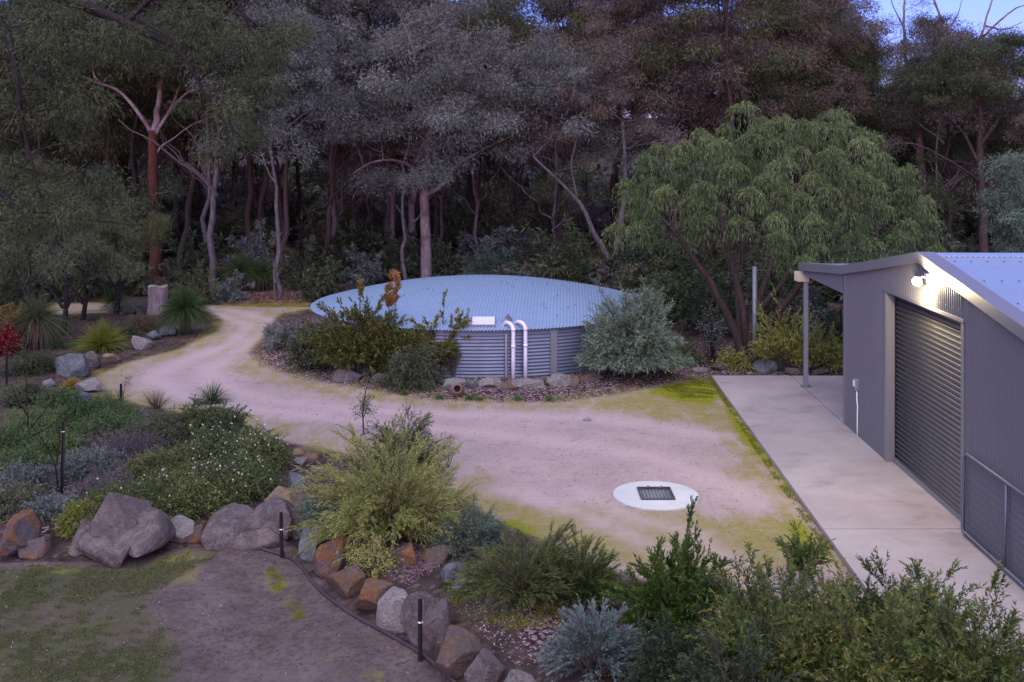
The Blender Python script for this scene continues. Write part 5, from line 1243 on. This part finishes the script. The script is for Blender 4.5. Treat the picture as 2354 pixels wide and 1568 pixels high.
# ------------------------------------------------------------------ left garden
W_FL = dict(n=70, size=.030, mat=M_FLOWER)
for i, (x, y, w, d, h, nf, lab) in enumerate([(525, 1140, 1.05, 1.0, .55, 110, 'white dotted low shrub nearest the sandstone tread'), (430, 1160, 1.15, .9, .42, 40, 'low green shrub directly behind the layered boulder'), (320, 1175, 1.2, .9, .4, 14, 'low green shrub behind the huge jagged boulder'),
                                             (520, 1060, 1.3, 1.0, .5, 120, 'white flowering low shrub in the middle of the left bed'), (590, 1075, .7, .8, .5, 60, 'white flowering low shrub at the driveway edge')]):
    plant('flowering_shrub', lab, 'shrub', x, y, shrub_meshes(230 + i, w * 1.3, d * 1.3, h * .92, L_ROSE, B_TWIG, 125, 16, 13, .036, .0095, lump=.2, floor=.06, droop=.05, flower=dict(n=nf, size=.03, mat=M_FLOWER)), 'low flowering shrubs in the left bed')
for i, (x, y, w, d, h, mf, lab) in enumerate([(390, 1090, 1.3, 1.1, .42, L_ROSE, 'low green shrub in the middle of the left bed, few flowers'), (210, 1090, 1.2, 1.0, .35, L_GREY, 'grey low shrub beside the tall left picket'), (360, 1010, 1.1, .9, .4, L_GUM, 'dull green low shrub left of the rounded green one'), (30, 1090, 1.2, 1.0, .3, L_COVER, 'green low cover behind the grey plants at the left edge'), (250, 1215, .9, .6, .3, L_GUM, 'low green sprigs rising behind the jagged boulder')]):
    plant('shrub', lab, 'shrub', x, y, shrub_meshes(290 + i, w, d, h, mf, B_TWIG, 110, 15, 12, .034, .009, lump=.25, floor=.04))
plant('shrub', 'rounded green shrub with small clustered leaves by the driveway edge', 'shrub', 480, 1000, shrub_meshes(240, 1.7, 1.2, .68, L_ROSE, B_TWIG, 120, 15, 13, .03, .013, lump=.35))
plant('shrub', 'dull purple twiggy shrub left of the rounded green shrub', 'shrub', 290, 1050, shrub_meshes(241, 1.5, 1.3, .5, L_PURPLE, B_TWIG, 80, 15, 9, .028, .006, lump=.35, wood_r=.006))
plant('shrub', 'dull purple twiggy shrub behind the low green one', 'shrub', 240, 1140, shrub_meshes(242, 1.0, .9, .4, L_PURPLE, B_TWIG, 60, 14, 9, .028, .006, lump=.35, wood_r=.006))
for i, (x, y, w, h, lab) in enumerate([(255, 985, 1.3, .3, 'bright green ground cover mound left of the short picket'), (185, 965, .95, .3, 'green ground cover mound under the bank rocks'), (120, 1035, 1.2, .28, 'green ground cover mound behind the tall left picket'), (90, 985, 1.1, .35, 'green ground cover mound beside the thin left sapling'), (20, 1030, 1.0, .35, 'ground cover mound at the left picture edge'), (140, 935, .7, .28, 'small ground cover mound below the large slab rock'), (245, 960, .9, .28, 'green ground cover mound at the driveway bend')]):
    plant('ground_cover', lab, 'ground cover', x, y, shrub_meshes(250 + i, w * 1.25, w, h * 1.1, L_COVER, B_TWIG, 60, 14, 11, .035, .010, lump=.3, floor=.02, up=.5), 'ground cover mounds')
for i, (x, y, w, h, mf, lab) in enumerate([(50, 1130, .9, .4, L_GREY, 'grey green sparse plant left of the tall picket'), (20, 1180, .9, .35, L_GUM, 'dull low plant at the left edge above the rusty boulder'), (110, 1190, .7, .25, L_GREY, 'sparse grey plant between picket and jagged boulder'), (75, 858, 1.3, .62, L_OLIVE, 'dark bushy shrub on the left bank above the rocks'), (60, 925, .9, .4, L_GUM, 'low dark plant at the foot of the left bank'),
                                          (190, 1215, .5, .3, L_LIME, 'small upright lime plant behind the jagged boulder'), (270, 775, 1.0, .4, L_GUM, 'low dull shrub behind the pinkish weathered rock'), (320, 760, .9, .4, L_RUSH, 'low brownish shrub beside the stump'), (300, 720, 1.2, .5, L_GREY, 'low grey shrub in front of the far driveway arm')]):
    plant('shrub', lab, 'shrub', x, y, shrub_meshes(270 + i, w * 1.15, w, h * 1.1, mf, B_TWIG, 80, 13, 11, .035, .010, lump=.35))
plant('red_shrub', 'red leaved shrub at the left picture edge', 'shrub', 2, 815, shrub_meshes(285, .9, .8, .75, L_RED, B_DARK, 30, 12, 12, .06, .03, lump=.3, t0=.5))
plant('orange_shrub', 'upright orange tipped shrub above the red one', 'shrub', 38, 800, shrub_meshes(286, .85, .8, 1.35, L_ORANGE, B_DARK, 40, 12, 12, .06, .02, up=1, splay=.6, t0=.6, lump=.4))
# thin saplings and bare stems on the left
def stick(lab, base, paths, r0, leaves=None, mf=L_ROSE, mb=B_DARK, name='sapling'):
    p = GT(*base); q = lambda x, y, dy=0.: P(x, y, p[1] + dy) - p; t = Tree(int(base[0]) + 900)
    for pts in paths: t.limb([q(*a) for a in pts], r0, r0 * .35, 6, 10, .03)
    if leaves: t.clumps([q(*a) for a in leaves[0]], leaves[1], leaves[2], leaves[3], leaves[4], 'gum', .9, 7, .1, .006)
    return tree(name, lab, p, t.meshes(mb, mf), cat='sapling')
stick('thin dark sapling standing left of the tall picket', (72, 1030), [[(72, 1035), (62, 960), (60, 880), (65, 800)], [(70, 985), (90, 960), (150, 890)], [(66, 960), (40, 920), (25, 880)], [(75, 1000), (110, 985), (170, 930)]], .014, ([(65, 830), (60, 870), (120, 915), (150, 900), (40, 900), (80, 940), (100, 980)], .16, 110, .035, .008), L_COVER)
stick('forked bare stem leaning against the tall left picket', (134, 1125), [[(134, 1130), (128, 1060), (95, 1010), (72, 975)], [(130, 1070), (137, 1010), (136, 980)]], .014)
stick('leaning grey bare stem beside the orange tipped shrub', (88, 800), [[(90, 802), (70, 765), (42, 722)]], .025, None, L_ROSE, B_GREY)
stick('thin young tree with narrow leaves growing before the tank bed', (835, 1000), [[(835, 1002), (833, 940), (840, 895), (856, 850)]], .016, ([(838, 915), (828, 935), (848, 925), (840, 950), (850, 880), (854, 862), (826, 955), (846, 940)], .17, 90, .06, .012), L_OLIVE)
stick('thin green shoot beside the short picket', (282, 935), [[(282, 937), (284, 900), (292, 865)]], .007, ([(286, 885), (280, 905), (290, 870), (284, 920)], .14, 60, .04, .009), L_OLIVE)
stick('purple grey thin shoots right of the dark round shrub', (1030, 1075), [[(1028, 1075), (1032, 1040), (1036, 1000)], [(1030, 1075), (1040, 1050), (1046, 1030)], [(1028, 1075), (1020, 1045), (1022, 1020)]], .008, ([(1034, 1020), (1038, 1040), (1044, 1035), (1022, 1030), (1030, 1050), (1036, 1005)], .1, 60, .03, .008), L_PURPLE)
stick('tall grey bare stake beside the bark litter', (632, 690), [[(632, 692), (630, 640), (629, 596)], [(633, 650), (642, 620)]], .045, None, L_ROSE, B_GREY, 'dead_stem')
# feathery trees on the left
def feather(seed, x, y, w, h, lab, mf, nl=300):
    p = GT(x, y); t = Tree(seed); r = t.r
    t.limb([(0, 0, -.1), (.1, 0, h * .3), (-.05, .1, h * .7)], .09, .04, 7); t.limb([(.05, 0, h * .2), (w * .2, 0, h * .5)], .05, .02, 6); t.limb([(.0, 0, h * .22), (-w * .25, .2, h * .55)], .05, .02, 6)
    C = cloud(r, 34, (0, 0, h * .62), (w * .5, w * .5, h * .42), shell=.4)
    t.clumps(C, r.uniform(.4, .75, 34), nl, .13, .014, 'gum', .8, 8, .55, .02)
    return tree('feathery_tree', lab, p, t.meshes(B_DARK, mf))
feather(301, 268, 722, 3.2, 3.4, 'olive feathery small tree left of the red barked trunk', L_OLIVE, 520)
feather(302, 145, 770, 3.4, 3.4, 'dark feathery small tree with a leaning grey trunk', L_GUM, 420)
feather(303, 60, 760, 3.6, 4.6, 'tall dull feathery tree at the left picture edge', L_OLIVE, 480)
feather(304, 190, 735, 2.2, 2.2, 'thin feathery sapling before the far driveway arm', L_GUM, 200)

# ------------------------------------------------------------------ foreground shrubs
plant('feathery_shrub', 'large pale yellow green feathery shrub behind the boulder row', 'shrub', 898, 1222, shrub_meshes(310, 2.1, 1.7, 1.5, L_PALE, B_TWIG, 150, 28, 18, .035, .0055, up=1.0, spread=.45, lump=.3, splay=1.0, twl=.30, t0=.3, droop=.12, spiky=.2))
plant('shrub', 'dark rounded shrub behind the pale feathery one', 'shrub', 925, 1095, shrub_meshes(311, 1.35, 1.1, 1.25, L_ROSE, B_DARK, 90, 16, 14, .035, .007, lump=.25, up=.8))
plant('shrub', 'blue tinted dark foliage under the left of the feathery shrub', 'shrub', 745, 1220, shrub_meshes(312, .8, .8, .62, L_BLUE, B_DARK, 60, 14, 12, .03, .006))
plant('shrub', 'small pale green plant by the rusty boulder', 'shrub', 862, 1300, shrub_meshes(313, .42, .4, .3, L_PALE, B_TWIG, 26, 10, 10, .03, .007))
plant('shrub', 'bluish low shrub right of the pale feathery shrub', 'shrub', 1085, 1265, shrub_meshes(314, .85, .8, .5, L_BLUE, B_TWIG, 60, 14, 12, .032, .006, up=.9))
plant('shrub', 'dark green shrub filling the gap between the bright and the wispy shrubs', 'shrub', 0, 0, shrub_meshes(341, 1.3, 1.1, 1.1, L_WISP, B_TWIG, 110, 18, 14, .036, .009, up=.9, spread=.6, lump=.3, splay=.9, twl=.24), loc=(*G(1700, 1560)[:2], .1))
plant('rosemary_shrub', 'dense spiky green shrub in the middle foreground', 'shrub', 1205, 1370, shrub_meshes(315, 1.35, 1.1, .78, L_ROSE, B_TWIG, 120, 18, 16, .032, .0055, up=1.3, spread=.4, lump=.25, splay=.9, twl=.22, t0=.25))
plant('rosemary_shrub', 'spiky olive green shrub to the right of the dense green one', 'shrub', 1330, 1385, shrub_meshes(316, .85, .9, .72, L_WISP, B_TWIG, 90, 18, 15, .032, .006, up=1.3, spread=.4, lump=.25, splay=.8, twl=.22, t0=.25))
plant('shrub', 'silvery blue grey shrub at the lower picture edge', 'shrub', 1372, 1585, shrub_meshes(317, 1.0, .95, .85, L_BLUEGREY, B_TWIG, 100, 16, 16, .03, .007, up=1.2, spread=.4, lump=.3, splay=.95, twl=.2, t0=.25), loc=(*G(1372, 1600)[:2], .2))
plant('shrub', 'bright green leafy shrub rising in the lower middle', 'shrub', 1560, 1500, shrub_meshes(318, 1.25, 1.0, 1.12, L_BRIGHT, B_TWIG, 130, 18, 15, .042, .012, up=1.2, spread=.5, lump=.35, splay=.75, twl=.22, t0=.3, spiky=.15), loc=(*G(1560, 1530)[:2], .15))
plant('shrub', 'very dark shrub below the bright green one', 'shrub', 1560, 1650, shrub_meshes(319, 1.2, 1.0, .95, L_DARK, B_DARK, 90, 17, 15, .03, .008, lump=.3), loc=(*G(1570, 1690)[:2], .15))
for i, (x, Y, w, h, lab, mf) in enumerate([(1790, 8.9, 1.5, 1.35, 'wispy olive shrub at the lower edge, leftmost of the big mass', L_WISP), (2010, 8.7, 1.6, 1.42, 'wispy olive shrub at the lower edge, middle of the big mass', L_WISP), (2240, 8.5, 1.5, 1.40, 'wispy olive shrub filling the lower right corner', L_WISP), (1900, 9.9, 1.2, .95, 'darker wispy shrub against the apron edge', L_ROSE), (2120, 9.8, 1.2, .98, 'wispy shrub with loose tips above the apron', L_WISP), (1680, 8.2, 1.2, 1.0, 'dark wispy shrub beside the silvery one', L_DARK)]):
    X = (x - CX) * Y / FV
    plant('wispy_shrub', lab, 'shrub', 0, 0, shrub_meshes(330 + i, w, w * .85, h * 1.16, mf, B_TWIG, 175, 19, 15, .040, .0108, up=.9, spread=.6, lump=.3, splay=.98, twl=.25, t0=.25, spiky=.07, wood_r=.0055), 'wispy shrubs of the lower right corner', loc=(X, Y, .12))
plant('shrub', 'small upright green shrub at the moss by the apron edge', 'shrub', 1850, 1330, shrub_meshes(340, .72, .6, .68, L_BRIGHT, B_TWIG, 26, 13, 11, .035, .009, up=1.0, splay=.6, lump=.45, twl=.2, t0=.35), loc=(*G(1850, 1345)[:2], .1))

# ------------------------------------------------------------------ litter, chips and moss blades nobody could count
def strew(n, poly, size, mat, name, flat=.3, zoff=.006, seed=1, elong=2.2):
    r = np.random.default_rng(seed); q = np.array(gp(poly)); lo_, hi_ = q.min(0), q.max(0); pts = []
    x = r.uniform(lo_[0], hi_[0], n * 4); y = r.uniform(lo_[1], hi_[1], n * 4); k = pt_in_poly(x, y, [tuple(a) for a in q]); x, y = x[k][:n], y[k][:n]
    z = terrain(x, y) + zoff; a = r.uniform(0, 6.28, len(x)); L = size * r.uniform(.5, 1.4, len(x)); d = np.stack([np.cos(a), np.sin(a), r.normal(0, flat, len(x))], 1)
    s = np.stack([-np.sin(a), np.cos(a), r.normal(0, flat, len(x))], 1); c = np.stack([x, y, z], 1); up = np.array([0, 0, 1.]) * (L * .16)[:, None]
    e = d * L[:, None] / 2; f = s * (L / elong)[:, None] / 2
    V = np.stack([c - e, c + f * .9, c + e, c - f, c + up], 1).reshape(-1, 3); i = np.arange(len(V)).reshape(-1, 5)
    Fq = np.stack([i[:, [0, 3, 4]], i[:, [3, 2, 4]], i[:, [2, 1, 4]], i[:, [1, 0, 4]]], 1).reshape(-1, 3)
    tone = np.repeat(np.clip(.5 + .3 * r.normal(size=len(x)), 0, 1), 4)
    o = part(name, mesh_np(name, V, Fq, mat, fattr={'tone': tone}), kind='stuff'); return o
M_CHIP = foliage('chip_wood', (.08, .05, .05), (.46, .34, .33), 0.0, .9)
M_CHIP2 = foliage('chip_dark', (.04, .022, .025), (.20, .13, .13), 0.0, .9)
M_LITTER = foliage('bark_litter', (.06, .035, .03), (.22, .12, .09), 0.0, .9)
M_GRIT = foliage('pale_grit', (.32, .27, .24), (.6, .55, .5), 0.0, .9)
M_BLADE = foliage('moss_blade', (.075, .09, .008), (.2, .205, .02), .3)
M_LAWN = foliage('lawn_blade', (.04, .055, .014), (.19, .20, .065), .3)
tag(strew(13000, [(572, 818), (600, 845), (700, 880), (850, 903), (1000, 926), (1180, 929), (1290, 926), (1420, 910), (1500, 892), (1634, 866), (1950, 862), (1950, 835), (1600, 830), (1440, 850), (1100, 870), (850, 850), (640, 800)], .045, M_CHIP, 'wood_chips'), 'purple brown wood chips spread round the tank', 'wood chips')
tag(strew(2600, [(885, 1300), (930, 1285), (1010, 1290), (1010, 1350), (940, 1375), (890, 1350)], .03, M_CHIP2, 'dark_mulch', seed=2), 'dark damp mulch between the boulder row and the stone slabs', 'mulch')
tag(strew(3500, [(480, 690), (500, 660), (760, 650), (720, 695), (600, 697)], .12, M_LITTER, 'bark_litter', seed=3), 'red brown bark litter along the forest edge', 'litter')
tag(strew(2500, [(180, 905), (230, 862), (330, 850), (400, 800), (340, 840), (300, 925), (200, 930), (90, 1250), (0, 1260), (140, 1060), (330, 940), (420, 1000), (300, 1080)], .03, M_CHIP, 'garden_litter', seed=4), 'pale chips and leaf litter on the left garden soil', 'litter')
tag(strew(260, [(0, 1300), (150, 1290), (420, 1265), (650, 1270), (760, 1380), (940, 1500), (1060, 1590), (1100, 1650), (-200, 1650)], .014, M_GRIT, 'pale_fragments', seed=5, elong=2.5), 'pale bark and shell fragments on the bare foreground soil', 'fragments')
tag(strew(900, [(600, 1000), (700, 1010), (1080, 1100), (1900, 1280), (1780, 1080), (1640, 880), (1420, 915), (1180, 935), (850, 905), (560, 850), (480, 900), (420, 930)], .016, M_GRIT, 'driveway_pebbles', seed=6, elong=1.5), 'scattered pale pebbles on the driveway gravel', 'pebbles')
tag(strew(1500, [(1020, 1390), (1150, 1370), (1290, 1420), (1340, 1500), (1260, 1580), (1190, 1580), (1060, 1460)], .03, M_CHIP, 'bed_litter', seed=7), 'grey chips and litter in the foreground bed', 'litter')
tag(strew(1600, [(600, 1000), (700, 1010), (1080, 1100), (1900, 1280), (1780, 1080), (1640, 880), (1420, 915), (1180, 935), (850, 905), (560, 850), (480, 900), (420, 930)], .03, M_CHIP2, 'fallen_leaves', seed=8, elong=2.6), 'dark fallen leaves and twigs strewn on the driveway', 'leaf litter')
tag(strew(700, [(-200, 1300), (420, 1265), (650, 1270), (760, 1380), (940, 1500), (1100, 1650), (-200, 1650)], .04, M_CHIP2, 'path_litter', seed=9, elong=3), 'dark leaf and bark litter on the bare foreground soil', 'leaf litter')
def blades(n, poly, L, w, mat, name, seed, clump=.5, fray=.0):
    r = np.random.default_rng(seed); q = np.array(gp(poly)); lo_, hi_ = q.min(0), q.max(0); x = r.uniform(lo_[0], hi_[0], n * 5); y = r.uniform(lo_[1], hi_[1], n * 5)
    nz = r.normal(0, .35, len(x))
    for k in range(16):
        f_ = 2.0 * 1.22 ** k; a_ = r.uniform(0, 6.28); nz += .42 * np.sin((x * math.cos(a_) + y * math.sin(a_)) * f_ + r.uniform(0, 6.28))
    k = pt_in_poly(x, y, [tuple(a) for a in q]) & (nz > clump - .5); x, y = x[k][:n], y[k][:n]; m = len(x); x = x + fray * (r.normal(size=m) + np.sin(y * 21)); y = y + fray * (r.normal(size=m) + np.sin(x * 17))
    d = nrm(rdir(m, r) * .8 + np.array([0, 0, .8])); c = np.stack([x, y, terrain(x, y) - .004], 1)
    V, Fq = leafq(c, d, L * r.uniform(.5, 1.3, m), w, r, .2)
    return part(name, mesh_np(name, V, Fq, mat, fattr={'tone': np.clip(.5 + .25 * r.normal(size=m), 0, 1)}), kind='stuff')
tag(blades(9000, [(1626, 869), (1640, 869), (1790, 1090), (1938, 1290), (1915, 1290), (1775, 1095)], .035, .009, M_BLADE, 'edge_moss', 1, -.2), 'bright moss and grass creeping along the apron edge', 'moss')
tag(blades(6000, [(1520, 890), (1634, 869), (1655, 895), (1640, 915), (1560, 915)], .035, .01, M_BLADE, 'moss_patch', 2, -.3), 'lush yellow green moss at the apron corner', 'moss')
tag(blades(14000, [(612, 1300), (636, 1308), (664, 1350), (690, 1378), (703, 1412), (682, 1418), (656, 1365), (622, 1340)], .016, .006, M_BLADE, 'moss_strip', 3, -1.0, .022), 'yellow moss strip on the bare foreground soil', 'moss')
tag(blades(70000, [(-300, 1300), (150, 1300), (330, 1290), (510, 1262), (490, 1290), (390, 1335), (345, 1390), (400, 1450), (420, 1500), (440, 1700), (-300, 1700)], .036, .0065, M_LAWN, 'thin_lawn', 4, .25), 'thin patchy lawn in the lower left corner', 'lawn')
tag(blades(9000, [(1020, 1390), (1150, 1370), (1290, 1420), (1320, 1490), (1180, 1510), (1060, 1460)], .04, .007, M_BLADE, 'bed_grass', 5, .4), 'green weedy grass behind the boulder row', 'grass')
